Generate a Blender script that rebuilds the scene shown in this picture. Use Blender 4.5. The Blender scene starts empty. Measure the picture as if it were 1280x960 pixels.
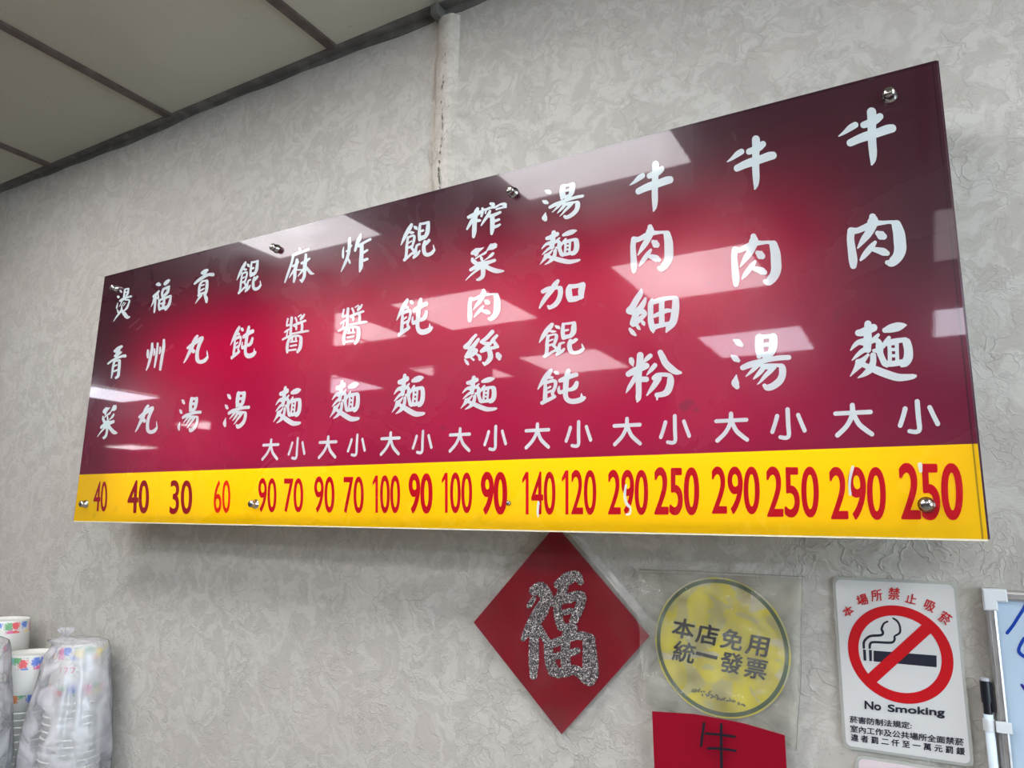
import bpy, bmesh, math, random
from mathutils import Vector, Matrix
random.seed(7)
S = bpy.context.scene
COL = S.collection
# ------------------------------------------------------------------ camera
CAMZ = 1.6                       # eye height; the floor is z = 0
RX = (0.868, 0.081, 0.490); RY = (0.497, -0.172, -0.851); RZ = (0.015, 0.982, -0.190)
def _cal():
    f = 904.685
    v1 = Vector((-962.112 - 640, -(629.789 - 480), -f)); v2 = Vector((712.878 - 640, -(-4204.58 - 480), -f))
    X = -v1.normalized(); Z = v2.normalized(); Y = Z.cross(X)
    return f, Matrix((X, Y, Z))   # rows: world axes in camera space
F, RM = _cal()
def wray(px, py):
    return RM @ Vector((px - 640, -(py - 480), -F))
def at(px, py, Y):               # photograph pixel -> point on the plane y = Y
    r = wray(px, py); r = r * (Y / r.y)
    return Vector((r.x, Y, r.z + CAMZ))
cam = bpy.data.cameras.new('camera'); camo = bpy.data.objects.new('camera', cam); COL.objects.link(camo)
cam.sensor_fit = 'HORIZONTAL'; cam.sensor_width = 36; cam.lens = 36 * F / 1280; cam.clip_start = .02
M = RM.to_4x4(); M.translation = (0, 0, CAMZ)
camo.matrix_world = M
S.camera = camo
# ------------------------------------------------------------------ world, exposure
S.view_settings.view_transform = 'Standard'; S.view_settings.look = 'None'
S.view_settings.exposure = 0.0; S.view_settings.gamma = 1.0; S.view_settings.use_curve_mapping = False
W = bpy.data.worlds.new('world'); S.world = W; W.use_nodes = True
W.node_tree.nodes['Background'].inputs[0].default_value = (0.72, 0.86, 1.0, 1)
W.node_tree.nodes['Background'].inputs[1].default_value = 10.0
PANEL_E = 16.2                    # radiance of the ceiling light panels
TUBE_E = 12.0                     # tubes inside the sign's light box
S.cycles.max_bounces = 8; S.cycles.diffuse_bounces = 4; S.cycles.glossy_bounces = 4
S.cycles.transparent_max_bounces = 16; S.cycles.sample_clamp_indirect = 6; S.cycles.caustics_reflective = False
pl = bpy.data.lights.new('added_window_portal', 'AREA'); pl.shape = 'RECTANGLE'; pl.size = 3.2; pl.size_y = 1.7; pl.cycles.is_portal = True  # portal guiding sky light through the added right-hand opening
po = bpy.data.objects.new('added_window_portal', pl); COL.objects.link(po); po.location = (3.22, -.9, 1.75); po.rotation_euler = (0, math.pi / 2, 0)
pl.size, pl.size_y = 1.7, 3.2
# ------------------------------------------------------------------ helpers
def srgb(r, g, b):
    f = lambda c: (c / 255 / 12.92) if c / 255 <= .04045 else ((c / 255 + .055) / 1.055) ** 2.4
    return (f(r), f(g), f(b), 1)
def mat(name, col=(.5, .5, .5, 1), rough=.5, **k):
    m = bpy.data.materials.new(name); m.use_nodes = True
    b = m.node_tree.nodes['Principled BSDF']
    b.inputs['Base Color'].default_value = col; b.inputs['Roughness'].default_value = rough
    for n, v in k.items(): b.inputs[n.replace('_', ' ')].default_value = v
    return m
class NT:
    def __init__(s, m): s.t = m.node_tree; s.b = s.t.nodes.get('Principled BSDF')
    def n(s, typ, **k):
        o = s.t.nodes.new(typ)
        for a, v in k.items():
            if a.startswith('i_'):
                o.inputs[a[2:].replace('_', ' ')].default_value = v
            else: setattr(o, a, v)
        return o
    def l(s, a, b): s.t.links.new(a, b)
    def math(s, op, a, b=None, c=None, clamp=False):
        o = s.t.nodes.new('ShaderNodeMath'); o.operation = op; o.use_clamp = clamp
        for i, v in enumerate((a, b, c)):
            if v is None: continue
            if isinstance(v, (int, float)): o.inputs[i].default_value = v
            else: s.l(v, o.inputs[i])
        return o.outputs[0]
    def ramp(s, v, a, b, lo=0., hi=1., smooth=True):
        o = s.t.nodes.new('ShaderNodeMapRange')
        if smooth: o.interpolation_type = 'SMOOTHSTEP'
        s.l(v, o.inputs[0]); o.inputs[1].default_value = a; o.inputs[2].default_value = b
        o.inputs[3].default_value = lo; o.inputs[4].default_value = hi
        return o.outputs[0]
    def mix(s, fac, a, b, blend='MIX'):
        o = s.t.nodes.new('ShaderNodeMix'); o.data_type = 'RGBA'; o.blend_type = blend
        for i, v in ((0, fac), (6, a), (7, b)):
            if isinstance(v, (int, float, tuple)): o.inputs[i].default_value = v
            else: s.l(v, o.inputs[i])
        return o.outputs[2]
    def coords(s, kind='Object'):
        return s.t.nodes.new('ShaderNodeTexCoord').outputs[kind]
    def noise(s, vec, scale, detail=3, rough=.5, dist=0., typ='FBM', **k):
        o = s.t.nodes.new('ShaderNodeTexNoise'); o.noise_type = typ
        s.l(vec, o.inputs['Vector']); o.inputs['Scale'].default_value = scale; o.inputs['Detail'].default_value = detail
        o.inputs['Roughness'].default_value = rough; o.inputs['Distortion'].default_value = dist
        for a, v in k.items(): o.inputs[a].default_value = v
        return o.outputs[0]
    def bump(s, h, strength, dist, prev=None):
        o = s.t.nodes.new('ShaderNodeBump'); o.inputs['Strength'].default_value = strength
        o.inputs['Distance'].default_value = dist; s.l(h, o.inputs['Height'])
        if prev is not None: s.l(prev, o.inputs['Normal'])
        return o.outputs[0]
    def mapping(s, vec, scale=(1, 1, 1), rot=(0, 0, 0)):
        o = s.t.nodes.new('ShaderNodeMapping'); s.l(vec, o.inputs[0])
        o.inputs['Scale'].default_value = scale; o.inputs['Rotation'].default_value = rot
        return o.outputs[0]
def finish(name, bm, m=None, parent=None, smooth=False):
    me = bpy.data.meshes.new(name); bm.to_mesh(me); bm.free()
    return link(name, me, m, parent, smooth)
def link(name, me, m=None, parent=None, smooth=False):
    if m is not None:
        me.materials.clear(); me.materials.append(m)
    if smooth:
        for p in me.polygons: p.use_smooth = True
    o = bpy.data.objects.new(name, me); COL.objects.link(o)
    if parent is not None:
        o.parent = parent; o.location = -Vector(world_loc(parent))   # mesh data is in world metres
    return o
def world_loc(p):
    v = Vector(p.location)
    while p.parent: p = p.parent; v += Vector(p.location)
    return v
def tag(o, label=None, cat=None, group=None, kind=None):
    if label: o['label'] = label
    if cat: o['category'] = cat
    if group: o['group'] = group
    if kind: o['kind'] = kind
    return o
def empty(name, loc, label=None, cat=None, group=None):
    o = bpy.data.objects.new(name, None); o.empty_display_size = .05; COL.objects.link(o); o.location = loc
    return tag(o, label, cat, group)
def box(bm, a, b, bev=0):
    r = bmesh.ops.create_cube(bm, size=1)
    c = [(a[i] + b[i]) / 2 for i in range(3)]; s = [abs(b[i] - a[i]) for i in range(3)]
    for v in r['verts']: v.co = Vector((c[0] + v.co.x * s[0], c[1] + v.co.y * s[1], c[2] + v.co.z * s[2]))
    if bev:
        es = list({e for v in r['verts'] for e in v.link_edges})
        bmesh.ops.bevel(bm, geom=es, offset=bev, segments=2, affect='EDGES', profile=.6)
    return bm
def boxo(name, a, b, m, parent=None, bev=0):
    return finish(name, box(bmesh.new(), a, b, bev), m, parent)
def lathe(bm, prof, origin, axis='Z', seg=32):
    rings = []
    for r, h in prof:
        ring = []
        for k in range(seg):
            t = 2 * math.pi * k / seg
            if axis == 'Z': p = (r * math.cos(t), r * math.sin(t), h)
            else: p = (r * math.cos(t), -h, r * math.sin(t))          # axis -Y, out of the wall
            ring.append(bm.verts.new(Vector(origin) + Vector(p)))
        rings.append(ring)
    for a, b in zip(rings, rings[1:]):
        for k in range(seg):
            bm.faces.new((a[k], a[(k + 1) % seg], b[(k + 1) % seg], b[k]))
    for ring, r in ((rings[0], prof[0][0]), (rings[-1], prof[-1][0])):
        if r > 1e-6: bm.faces.new(ring)
    return bm
def smooth_line(pts, sub=5):                 # Catmull-Rom through (x, y, w)
    if len(pts) < 3:
        a, b = pts[0], pts[-1]
        return [tuple(a[i] + (b[i] - a[i]) * t / 3 for i in range(3)) for t in range(4)]
    out = []
    P = [pts[0]] + list(pts) + [pts[-1]]
    for i in range(1, len(P) - 2):
        p0, p1, p2, p3 = P[i - 1], P[i], P[i + 1], P[i + 2]
        for k in range(sub):
            t = k / sub
            out.append(tuple(.5 * (2 * p1[j] + (p2[j] - p0[j]) * t + (2 * p0[j] - 5 * p1[j] + 4 * p2[j] - p3[j]) * t * t
                             + (3 * p1[j] - p0[j] - 3 * p2[j] + p3[j]) * t ** 3) for j in range(3)))
    out.append(tuple(pts[-1]))
    return out
MINW = .8
def brush(bm, strokes, conv, step=.00004):
    """strokes: 'x,y,w x,y,w ...' (or 'P x,y ...' outlines), conv(x, y, k) -> point; each stroke is a flat ribbon with round ends"""
    for si, s in enumerate(strokes.split(';')):
        s = s.strip()
        if not s: continue
        if s[0] == 'P':
            pts = [tuple(map(float, q.split(','))) for q in s[1:].split()]
            vs = [bm.verts.new(conv(x, y, si * step)) for x, y in pts]
            f = bm.faces.new(vs); bmesh.ops.triangulate(bm, faces=[f]); continue
        pts = [tuple(map(float, q.split(','))) for q in s.split()]
        if len(pts) == 1: pts = [pts[0], (pts[0][0] + .5, pts[0][1] + .5, pts[0][2])]
        ln = smooth_line(pts)
        L = []; R = []; n = len(ln)
        for i, (x, y, w) in enumerate(ln):
            a = ln[max(0, i - 1)]; b = ln[min(n - 1, i + 1)]
            dx, dy = b[0] - a[0], b[1] - a[1]; d = math.hypot(dx, dy) or 1
            nx, ny = -dy / d, dx / d; w = max(w, MINW); k = si * step + i * step / 60
            L.append(bm.verts.new(conv(x + nx * w / 2, y + ny * w / 2, k)))
            R.append(bm.verts.new(conv(x - nx * w / 2, y - ny * w / 2, k)))
        for i in range(n - 1):
            bm.faces.new((L[i], R[i], R[i + 1], L[i + 1]))
        for i, sg, A, B in ((0, -1, R, L), (n - 1, 1, L, R)):   # round ends
            x, y, w = ln[i]; w = max(w, MINW)
            a = ln[max(0, i - 1)]; b = ln[min(n - 1, i + 1)]
            ang = math.atan2((b[1] - a[1]), (b[0] - a[0]))
            if sg < 0: ang += math.pi
            arc = [A[i]]
            for q in range(1, 7):
                t = ang + math.pi / 2 - math.pi * q / 7
                arc.append(bm.verts.new(conv(x + math.cos(t) * w / 2, y + math.sin(t) * w / 2, si * step + i * step / 60)))
            arc.append(B[i])
            bm.faces.new(arc)
def fix_normals(bm):                              # printed faces look towards the room (-Y)
    bmesh.ops.recalc_face_normals(bm, faces=bm.faces)
    for f in bm.faces:
        f.normal_update()
        if f.normal.y > 0: f.normal_flip()
_txt = {}
def text_mesh(s, bold=0.):
    """outline lettering from Blender's own built-in font -> (verts2d, faces)"""
    bold = 0; key = s
    if key in _txt: return _txt[key]
    c = bpy.data.curves.new('lettering', 'FONT'); c.body = s; c.offset = bold; c.resolution_u = 6; c.fill_mode = 'FRONT'
    o = bpy.data.objects.new('lettering', c); COL.objects.link(o)
    bpy.context.view_layer.update()
    me = bpy.data.meshes.new_from_object(o.evaluated_get(bpy.context.evaluated_depsgraph_get()))
    vs = [(v.co.x, v.co.y) for v in me.vertices]; fs = [tuple(p.vertices) for p in me.polygons]
    bpy.data.objects.remove(o); bpy.data.curves.remove(c); bpy.data.meshes.remove(me)
    x0 = min(v[0] for v in vs); x1 = max(v[0] for v in vs); y0 = min(v[1] for v in vs); y1 = max(v[1] for v in vs)
    _txt[key] = ([((x - x0) / (x1 - x0) if x1 > x0 else 0, (y - y0) / (y1 - y0) if y1 > y0 else 0) for x, y in vs], fs, (x1 - x0) / max(1e-6, y1 - y0))
    return _txt[key]
def put_text(bm, s, quad, Y, bold=0., k=0.):
    """quad: pixel corners tl,tr,br,bl of the writing on plane Y"""
    vs, fs, _ = text_mesh(s, bold)
    c = [at(p[0], p[1], Y) for p in quad]
    w = bold * (c[0] - c[3]).length              # heavier strokes: the outline laid down again, shifted in a small ring
    offs = [(0, 0)] + ([(w * math.cos(t), w * math.sin(t)) for t in [math.pi * q / 3 for q in range(6)]] if bold > 0 else [])
    for n_, (ox, oz) in enumerate(offs):
        out = []
        for u, v in vs:
            p = (c[3] * (1 - u) + c[2] * u) * (1 - v) + (c[0] * (1 - u) + c[1] * u) * v
            out.append(bm.verts.new((p.x + ox, Y - k - n_ * .00003, p.z + oz)))
        for f in fs:
            try: bm.faces.new([out[i] for i in f])
            except ValueError: pass
# ------------------------------------------------------------------ materials
WALL_Y = 1.13; SIGN_Y = 1.0; CEIL = CAMZ + 1.10
def wallpaper(name, tint=(1, 1, 1)):
    m = mat(name, rough=.62); N = NT(m); c = N.coords()
    # wandering coordinates give the crumpled-leaf outlines of the pressed wallpaper
    w = N.n('ShaderNodeTexNoise'); N.l(c, w.inputs['Vector']); w.inputs['Scale'].default_value = 13; w.inputs['Detail'].default_value = 4
    vm = N.n('ShaderNodeVectorMath', operation='MULTIPLY_ADD'); N.l(w.outputs['Color'], vm.inputs[0])
    vm.inputs[1].default_value = (.13, .13, .13); N.l(c, vm.inputs[2]); cc = vm.outputs[0]
    v1 = N.n('ShaderNodeTexVoronoi', feature='DISTANCE_TO_EDGE'); N.l(cc, v1.inputs['Vector']); v1.inputs['Scale'].default_value = 31
    v2 = N.n('ShaderNodeTexVoronoi', feature='DISTANCE_TO_EDGE'); N.l(N.mapping(cc, (1.5, 1, .8), (0, .7, 0)), v2.inputs['Vector']); v2.inputs['Scale'].default_value = 64
    e1 = N.ramp(v1.outputs[0], 0.0, .07, 1, 0); e2 = N.ramp(v2.outputs[0], 0.0, .09, 1, 0)
    msk = N.ramp(N.noise(c, 13, 3), .42, .62); msk2 = N.ramp(N.noise(c, 19, 2, .5, .6), .45, .6)
    crease = N.math('MAXIMUM', N.math('MULTIPLY', e1, msk), N.math('MULTIPLY', N.math('MULTIPLY', e2, msk2), .8))
    big = N.noise(c, 2.2, 3); fine = N.noise(cc, 60, 4, .6)
    blot = N.ramp(N.noise(cc, 22, 3, .55, 1.2), .40, .62)
    base = N.mix(blot, (.405 * tint[0], .388 * tint[1], .348 * tint[2], 1), (.480 * tint[0], .474 * tint[1], .430 * tint[2], 1))
    base = N.mix(N.math('MULTIPLY', N.ramp(big, .35, .65), .35), base, (.445 * tint[0], .398 * tint[1], .355 * tint[2], 1))
    base = N.mix(N.math('MULTIPLY', crease, .30), base, (.265, .245, .222, 1))
    spot = N.noise(c, 85, 2); spot = N.math('MULTIPLY', N.ramp(spot, .765, .79), .7)
    base = N.mix(spot, base, (.17, .13, .10, 1))
    N.l(base, N.b.inputs['Base Color'])
    h = N.math('ADD', N.math('MULTIPLY', crease, .65), N.math('MULTIPLY', fine, .5))
    rdg = N.noise(cc, 38, 3, .55, .8, 'RIDGED_MULTIFRACTAL'); h = N.math('ADD', h, N.math('MULTIPLY', rdg, .8)); h = N.math('ADD', h, N.math('MULTIPLY', N.noise(c, 260, 2), .25))
    h = N.math('ADD', h, N.math('MULTIPLY', blot, .35))
    N.l(N.bump(h, .50, .0019), N.b.inputs['Normal'])
    return m
M_wall = wallpaper('wallpaper')
def m_ceiling():
    m = mat('ceiling_board', rough=.55); N = NT(m); c = N.coords('Object')
    a = N.noise(c, 1.6, 3); b = N.noise(N.mapping(c, (1, 5, 1)), 26, 3, .6)
    col = N.mix(N.ramp(a, .3, .7), (.40, .385, .305, 1), (.49, .475, .385, 1))
    st = N.math('MULTIPLY', N.ramp(b, .70, .74), .55)
    col = N.mix(st, col, (.22, .19, .15, 1)); N.l(col, N.b.inputs['Base Color'])
    N.l(N.bump(N.noise(c, 90, 2), .1, .001), N.b.inputs['Normal'])
    return m
M_ceil = m_ceiling()
def m_bar():
    m = mat('brown_painted_metal', rough=.5); N = NT(m); c = N.coords()
    N.l(N.mix(N.ramp(N.noise(c, 30, 4), .35, .7), (.070, .048, .042, 1), (.105, .080, .068, 1)), N.b.inputs['Base Color'])
    return m
M_bar = m_bar()
def m_angle():
    m = mat('grey_angle_metal', rough=.45); N = NT(m); c = N.coords()
    N.l(N.mix(N.ramp(N.noise(c, 18, 4), .4, .7), (.095, .088, .08, 1), (.16, .15, .138, 1)), N.b.inputs['Base Color'])
    return m
M_angle = m_angle()
M_plain = mat('painted_plaster', (.38, .37, .34, 1), .7)
M_floor = mat('floor_tile', (.22, .20, .18, 1), .35)
M_dark = mat('dark_wood_panel', (.05, .035, .035, 1), .5)
def emit(name, col, s):
    m = bpy.data.materials.new(name); m.use_nodes = True; t = m.node_tree; t.nodes.clear()
    e = t.nodes.new('ShaderNodeEmission'); o = t.nodes.new('ShaderNodeOutputMaterial')
    e.inputs[0].default_value = col; e.inputs[1].default_value = s; t.links.new(e.outputs[0], o.inputs[0]); return m
M_light = emit('lit_diffuser', (.985, .96, .985, 1), PANEL_E)
M_light_cool = emit('lit_diffuser_cool', (.86, .88, 1.0, 1), PANEL_E * 1.15)
M_light_dim = emit('lit_diffuser_dim', (1.0, .93, .95, 1), PANEL_E * .28)
M_tube = emit('tube_glow', (1, .97, .95, 1), TUBE_E)
SX0, SX1 = -1.770, .052; SZ0, SZ1 = CAMZ - .009, CAMZ + .598; YEL = CAMZ + .100
def acrylic(m, N, colsock, trans):
    """printed acrylic: ink lit from the room and from the tubes behind, under a wiped, slightly hazy gloss"""
    c = N.coords()
    b = N.b
    if isinstance(colsock, tuple): b.inputs['Base Color'].default_value = colsock
    else: N.l(colsock, b.inputs['Base Color'])
    swirl = N.noise(N.mapping(c, (9, 1, .8), (0, .12, 0)), 22, 4, .7, .6)
    haze = N.ramp(N.noise(c, 4.5, 4, .6, .8), .35, .7, .16, .34)
    N.l(haze, b.inputs['Roughness']); b.inputs['Specular IOR Level'].default_value = .32
    b.inputs['Coat Weight'].default_value = .85; b.inputs['Coat IOR'].default_value = 1.49
    N.l(N.ramp(swirl, .3, .75, .004, .05), b.inputs['Coat Roughness'])
    N.l(N.bump(N.noise(N.mapping(c, (12, 1, 1), (0, .12, 0)), 9, 4, .7), .006, .002), b.inputs['Coat Normal'])
    t = N.t; tr = t.nodes.new('ShaderNodeBsdfTranslucent'); mx = t.nodes.new('ShaderNodeMixShader')
    if isinstance(colsock, tuple): tr.inputs[0].default_value = colsock
    else: N.l(colsock, tr.inputs[0])
    mx.inputs[0].default_value = trans
    out = [n for n in t.nodes if n.type == 'OUTPUT_MATERIAL'][0]
    N.l(b.outputs[0], mx.inputs[1]); N.l(tr.outputs[0], mx.inputs[2]); N.l(mx.outputs[0], out.inputs[0])
def m_print():
    m = mat('printed_acrylic'); N = NT(m)
    g = N.n('ShaderNodeNewGeometry').outputs['Position']; sep = N.n('ShaderNodeSeparateXYZ'); N.l(N.coords(), sep.inputs[0])
    x, z = sep.outputs[0], sep.outputs[2]         # sign-local metres: x 0..1.822, z 0..0.607
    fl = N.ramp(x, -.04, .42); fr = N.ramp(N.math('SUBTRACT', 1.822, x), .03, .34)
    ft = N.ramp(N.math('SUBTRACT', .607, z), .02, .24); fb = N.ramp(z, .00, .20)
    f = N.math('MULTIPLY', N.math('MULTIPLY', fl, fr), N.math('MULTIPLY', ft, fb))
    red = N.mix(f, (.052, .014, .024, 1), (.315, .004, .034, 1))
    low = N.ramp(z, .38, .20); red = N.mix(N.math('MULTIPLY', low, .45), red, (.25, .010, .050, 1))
    smudge = N.math('MULTIPLY', N.ramp(N.noise(N.coords(), 26, 3), .66, .74), .45)
    red = N.mix(smudge, red, (.09, .02, .04, 1))
    yel = N.mix(N.math('MULTIPLY', N.ramp(N.noise(N.coords(), 20, 4, .6), .60, .74), .35), (.90, .53, .002, 1), (.60, .38, .01, 1))
    isy = N.math('LESS_THAN', z, .109)
    col = N.mix(isy, red, yel)
    rl = N.math('SUBTRACT', 1.822, x)             # dark line where the sheet's right and top edges are cut
    line = N.math('MULTIPLY', N.math('GREATER_THAN', rl, .0040), N.math('LESS_THAN', rl, .0058))
    line = N.math('MAXIMUM', line, N.math('LESS_THAN', N.math('SUBTRACT', .607, z), .003))
    col = N.mix(N.math('MULTIPLY', line, .6), col, (.02, .006, .012, 1))
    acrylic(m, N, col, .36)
    return m
M_print = m_print()
def m_ink(name, col, trans=.36):
    m = mat(name); N = NT(m); acrylic(m, N, col, trans); return m
M_white = m_ink('white_lettering', (.76, .86, .87, 1)); M_red = m_ink('red_figures', (.62, .008, .018, 1))
M_darkred = m_ink('dark_red_figures', (.36, .012, .02, 1)); M_orange = m_ink('orange_red_figures', (.85, .03, .01, 1))
M_chrome = mat('chrome', (.38, .36, .33, 1), .18, Metallic=1.0)
M_boxm = mat('grey_sheet_metal', (.42, .41, .40, 1), .5)
M_inner = mat('white_reflector', (.85, .85, .84, 1), .6)
M_edge = mat('cream_acrylic_edge', (.80, .74, .52, 1), .3); M_edged = mat('plum_acrylic_edge', (.055, .02, .035, 1), .2)
# ------------------------------------------------------------------ the room
wall = boxo('wall_back', (-12, WALL_Y, 0), (3.2, WALL_Y + .15, 3.2), M_wall); tag(wall, kind='structure')
def struct(name, a, b, m):
    return tag(boxo(name, a, b, m), kind='structure')
struct('floor', (-12, -6.5, -.1), (3.2, WALL_Y, 0), M_floor)
bm = bmesh.new()                                  # right wall with an unseen window opening, added to brighten the sign wall's right
for a, b_ in (((3.2, -6.5, 0), (3.35, WALL_Y + .15, .9)), ((3.2, -6.5, 2.6), (3.35, WALL_Y + .15, 3.2)), ((3.2, -6.5, .9), (3.35, -2.5, 2.6)), ((3.2, .7, .9), (3.35, WALL_Y + .15, 2.6))): box(bm, a, b_)
tag(finish('wall_right', bm, M_plain), kind='structure')
bm = bmesh.new()
for y in (-2.5, -1.46, -.42, .66): box(bm, (3.25, y, .9), (3.29, y + .04, 2.6))
for z in (.9, 2.56): box(bm, (3.25, -2.46, z), (3.29, .66, z + .04))
tag(finish('added_window_1', bm, M_boxm), kind='structure')  # frame bars of the added, unseen opening
struct('wall_left', (-12.15, -6.5, 0), (-12, WALL_Y + .15, 3.2), M_plain)
struct('wall_front', (-12, -6.65, 0), (3.35, -6.5, 3.2), M_plain)
ceiling = boxo('ceiling', (-12, -6.5, CEIL + .012), (3.2, WALL_Y, CEIL + .1), M_ceil); tag(ceiling, kind='structure')
XL = [-4.163, -3.558, -2.953, -2.349, -1.750, -1.139, -.534, .071, .676, 1.281]
YL = [WALL_Y, .545, -.060, -.760, -1.360, -2.105, -2.745, -3.35]
LIT = {(-2.349, -.06): 1, (-1.139, -.06): 1, (-2.349, -1.36): 1, (-1.139, -1.36): 1, (.071, -1.36): 2,
       (-2.349, -2.745): 1, (-1.139, -2.745): 3, (.071, -2.745): 3}
lights = []
for i in range(len(XL) - 1):
    for j in range(len(YL) - 1):
        x0, x1, y1, y0 = XL[i], XL[i + 1], YL[j], YL[j + 1]
        if (x0, y0) in LIT: lights.append((x0 + .012, x1 - .012, y0 + .012, y1 - .012, LIT[(x0, y0)])); continue
        b = bmesh.new(); box(b, (x0 + .010, y0 + .010, CEIL), (x1 - .010, y1 - .010, CEIL + .012))
        finish('ceiling_tile', b, M_ceil, ceiling)
for x in XL[1:-1]:
    for j in range(len(YL) - 1):
        boxo('ceiling_grid_bar', (x - .0125, YL[j + 1] + .0125, CEIL - .007), (x + .0125, YL[j] - (.0125 if j else .022), CEIL + .002), M_bar, ceiling)
for y in YL[1:-1]:
    boxo('ceiling_grid_bar', (XL[0], y - .0125, CEIL - .007), (XL[-1], y + .0125, CEIL + .002), M_bar, ceiling)
# wall angle: a slightly wavy grey metal strip along the top of the wall, pinched where the pipe casing meets it
bm = bmesh.new(); n = 150; prev = None
for k in range(n + 1):
    x = -4.2 + 5.5 * k / n
    d = .0035 * math.sin(x * 9) * math.sin(x * 3.1 + 1) + .0015 * math.sin(x * 31)
    w = .017 + .003 * math.sin(x * 5.3) + d
    if -.86 < x < -.80: w *= .8
    ring = [bm.verts.new(p) for p in ((x, WALL_Y - .024, CEIL + .0), (x, WALL_Y - .024, CEIL - .0035), (x, WALL_Y - .004, CEIL - .0035 - abs(d)),
                                      (x, WALL_Y - .003, CEIL - w), (x, WALL_Y, CEIL - w), (x, WALL_Y, CEIL + .0))]
    if prev:
        for q in range(6): bm.faces.new((prev[q], prev[(q + 1) % 6], ring[(q + 1) % 6], ring[q]))
    prev = ring
bmesh.ops.recalc_face_normals(bm, faces=bm.faces)
tr = finish('trim_1', bm, M_angle); tag(tr, kind='structure')
bm = bmesh.new(); box(bm, (-.849, WALL_Y - .034, CEIL - .033), (-.831, WALL_Y - .002, CEIL - .006), .003)
finish('bracket', bm, M_angle, tr)
# papered-over pipe casing running down from the ceiling to behind the sign
bm = bmesh.new(); prev = None; rng = random.Random(3)
prof = [(-.034, 0), (-.029, .001), (-.022, .002), (-.018, .010), (-.010, .015), (.004, .0165), (.018, .0155), (.024, .012), (.028, .004), (.033, .0)]
for k in range(61):
    z = CEIL - .030 - k * .011
    jit = .002 * math.sin(k * .35) + .0012 * math.sin(k * 1.1)
    ring = [bm.verts.new((-.826 + u + (jit if 0 < i < 9 else 0), WALL_Y - d * (1 - .25 * k / 60) - .0002, z)) for i, (u, d) in enumerate(prof)]
    if prev:
        for q in range(len(prof) - 1): bm.faces.new((prev[q], prev[q + 1], ring[q + 1], ring[q]))
    prev = ring
fix_normals(bm)
M_ridge = wallpaper('wallpaper_over_casing', (1.06, 1.02, .98))
casing = finish('trim_2', bm, M_ridge, smooth=True); tag(casing, kind='structure')
M_crack = mat('dark_crack', (.13, .11, .085, 1), .9)
bm = bmesh.new()
for k in range(70):                              # splits in the paper along the crown of the casing
    z = CEIL - .10 - .40 * rng.random() ** .8 - .12 * rng.random()
    if z < SZ1 - .02: continue
    x = -.826 + .006 + .0035 * math.sin(z * 40) + rng.uniform(-.0015, .0015); h = rng.uniform(.0012, .006); w = rng.uniform(.0006, .0016)
    y = WALL_Y - .0168
    bm.faces.new([bm.verts.new((x + dx * w, y, z + dz * h)) for dx, dz in ((-1, .2), (.3, 1), (1, -.1), (-.2, -1))])
fix_normals(bm); cr = finish('paper_crack', bm, M_crack, casing); tag(cr, kind='stuff')
# far side of the room: columns added to clip the light panels mirrored in sign
struct('cutoff_column_1', (-2.95, -.62, 0), (-2.55, -.25, CEIL), M_dark)
struct('cutoff_column_2', (-2.66, -1.95, 0), (-2.42, -1.62, CEIL), M_dark)
M_frame = mat('white_metal_frame', (.7, .7, .7, 1), .4)
def light_panel(x0, x1, y0, y1, kind, label, group):
    e = empty('ceiling_light', ((x0 + x1) / 2, (y0 + y1) / 2, CEIL - .006), label, 'ceiling light', group)
    link('diffuser', (lambda b: (box(b, (x0 + .008, y0 + .008, CEIL - .004), (x1 - .008, y1 - .008, CEIL - .001)), bmesh_to(b)))(bmesh.new())[1],
         {1: M_light, 2: M_light_dim, 3: M_light_cool}[kind], e)
    b = bmesh.new()
    for a, c in (((x0, y0), (x1, y0 + .008)), ((x0, y1 - .008), (x1, y1)), ((x0, y0 + .008), (x0 + .008, y1 - .008)), ((x1 - .008, y0 + .008), (x1, y1 - .008))):
        box(b, (a[0], a[1], CEIL - .006), (c[0], c[1], CEIL + .004))
    finish('frame', b, M_frame, e)
def bmesh_to(b):
    me = bpy.data.meshes.new('diffuser'); b.to_mesh(me); b.free(); return me
LN = {(-2.34, -.05): 'above the dish name third to fifth from the left', (-1.13, -.05): 'at the top edge near the middle bolt'}
wher = ['mirrored at the top edge left of centre', 'mirrored in the centre of the menu board', 'mirrored under the fourth soup noodle name',
        'mirrored at the top edge right of centre', 'mirrored across the beef vermicelli name', 'mirrored across the beef soup name',
        'faintly mirrored at the right edge, upper of two', 'mirrored at the right edge, lower of two']
for (a, w) in zip(lights, wher):
    light_panel(*a, 'square ceiling light panel ' + w, 'lit ceiling panels mirrored in the sign')
for a, w in (((-3.22, -2.64, -1.34, -.70, 1), 'mirrored left of centre, its left side cut off'),
             ((-4.47, -3.88, -2.63, -2.02, 3), 'mirrored as a pale triangle, lower left of centre'),
             ((-3.23, -2.66, -2.66, -2.06, 1), 'mirrored as a tiny triangle left of centre'),
             ((-6.72, -6.12, -2.12, -1.48, 3), 'mirrored as a bright streak at the left edge'),
             ((-7.75, -7.15, -3.95, -3.40, 1), 'mirrored as a pink smear under the soup names at left'),
             ((-11.3, -10.6, -5.2, -4.7, 1), 'mirrored as the lowest smear near the left edge'),
             ((.69, 1.27, -.04, .53, 1), 'added unseen to brighten the wall, right of the camera'), ((1.29, 1.88, -1.34, -.77, 1), 'added unseen to brighten the wall, far right of the camera')):  # these last panels are unseen, added for more light on the right
    light_panel(*a, 'square ceiling light panel ' + w, 'lit ceiling panels mirrored in the sign')
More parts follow.
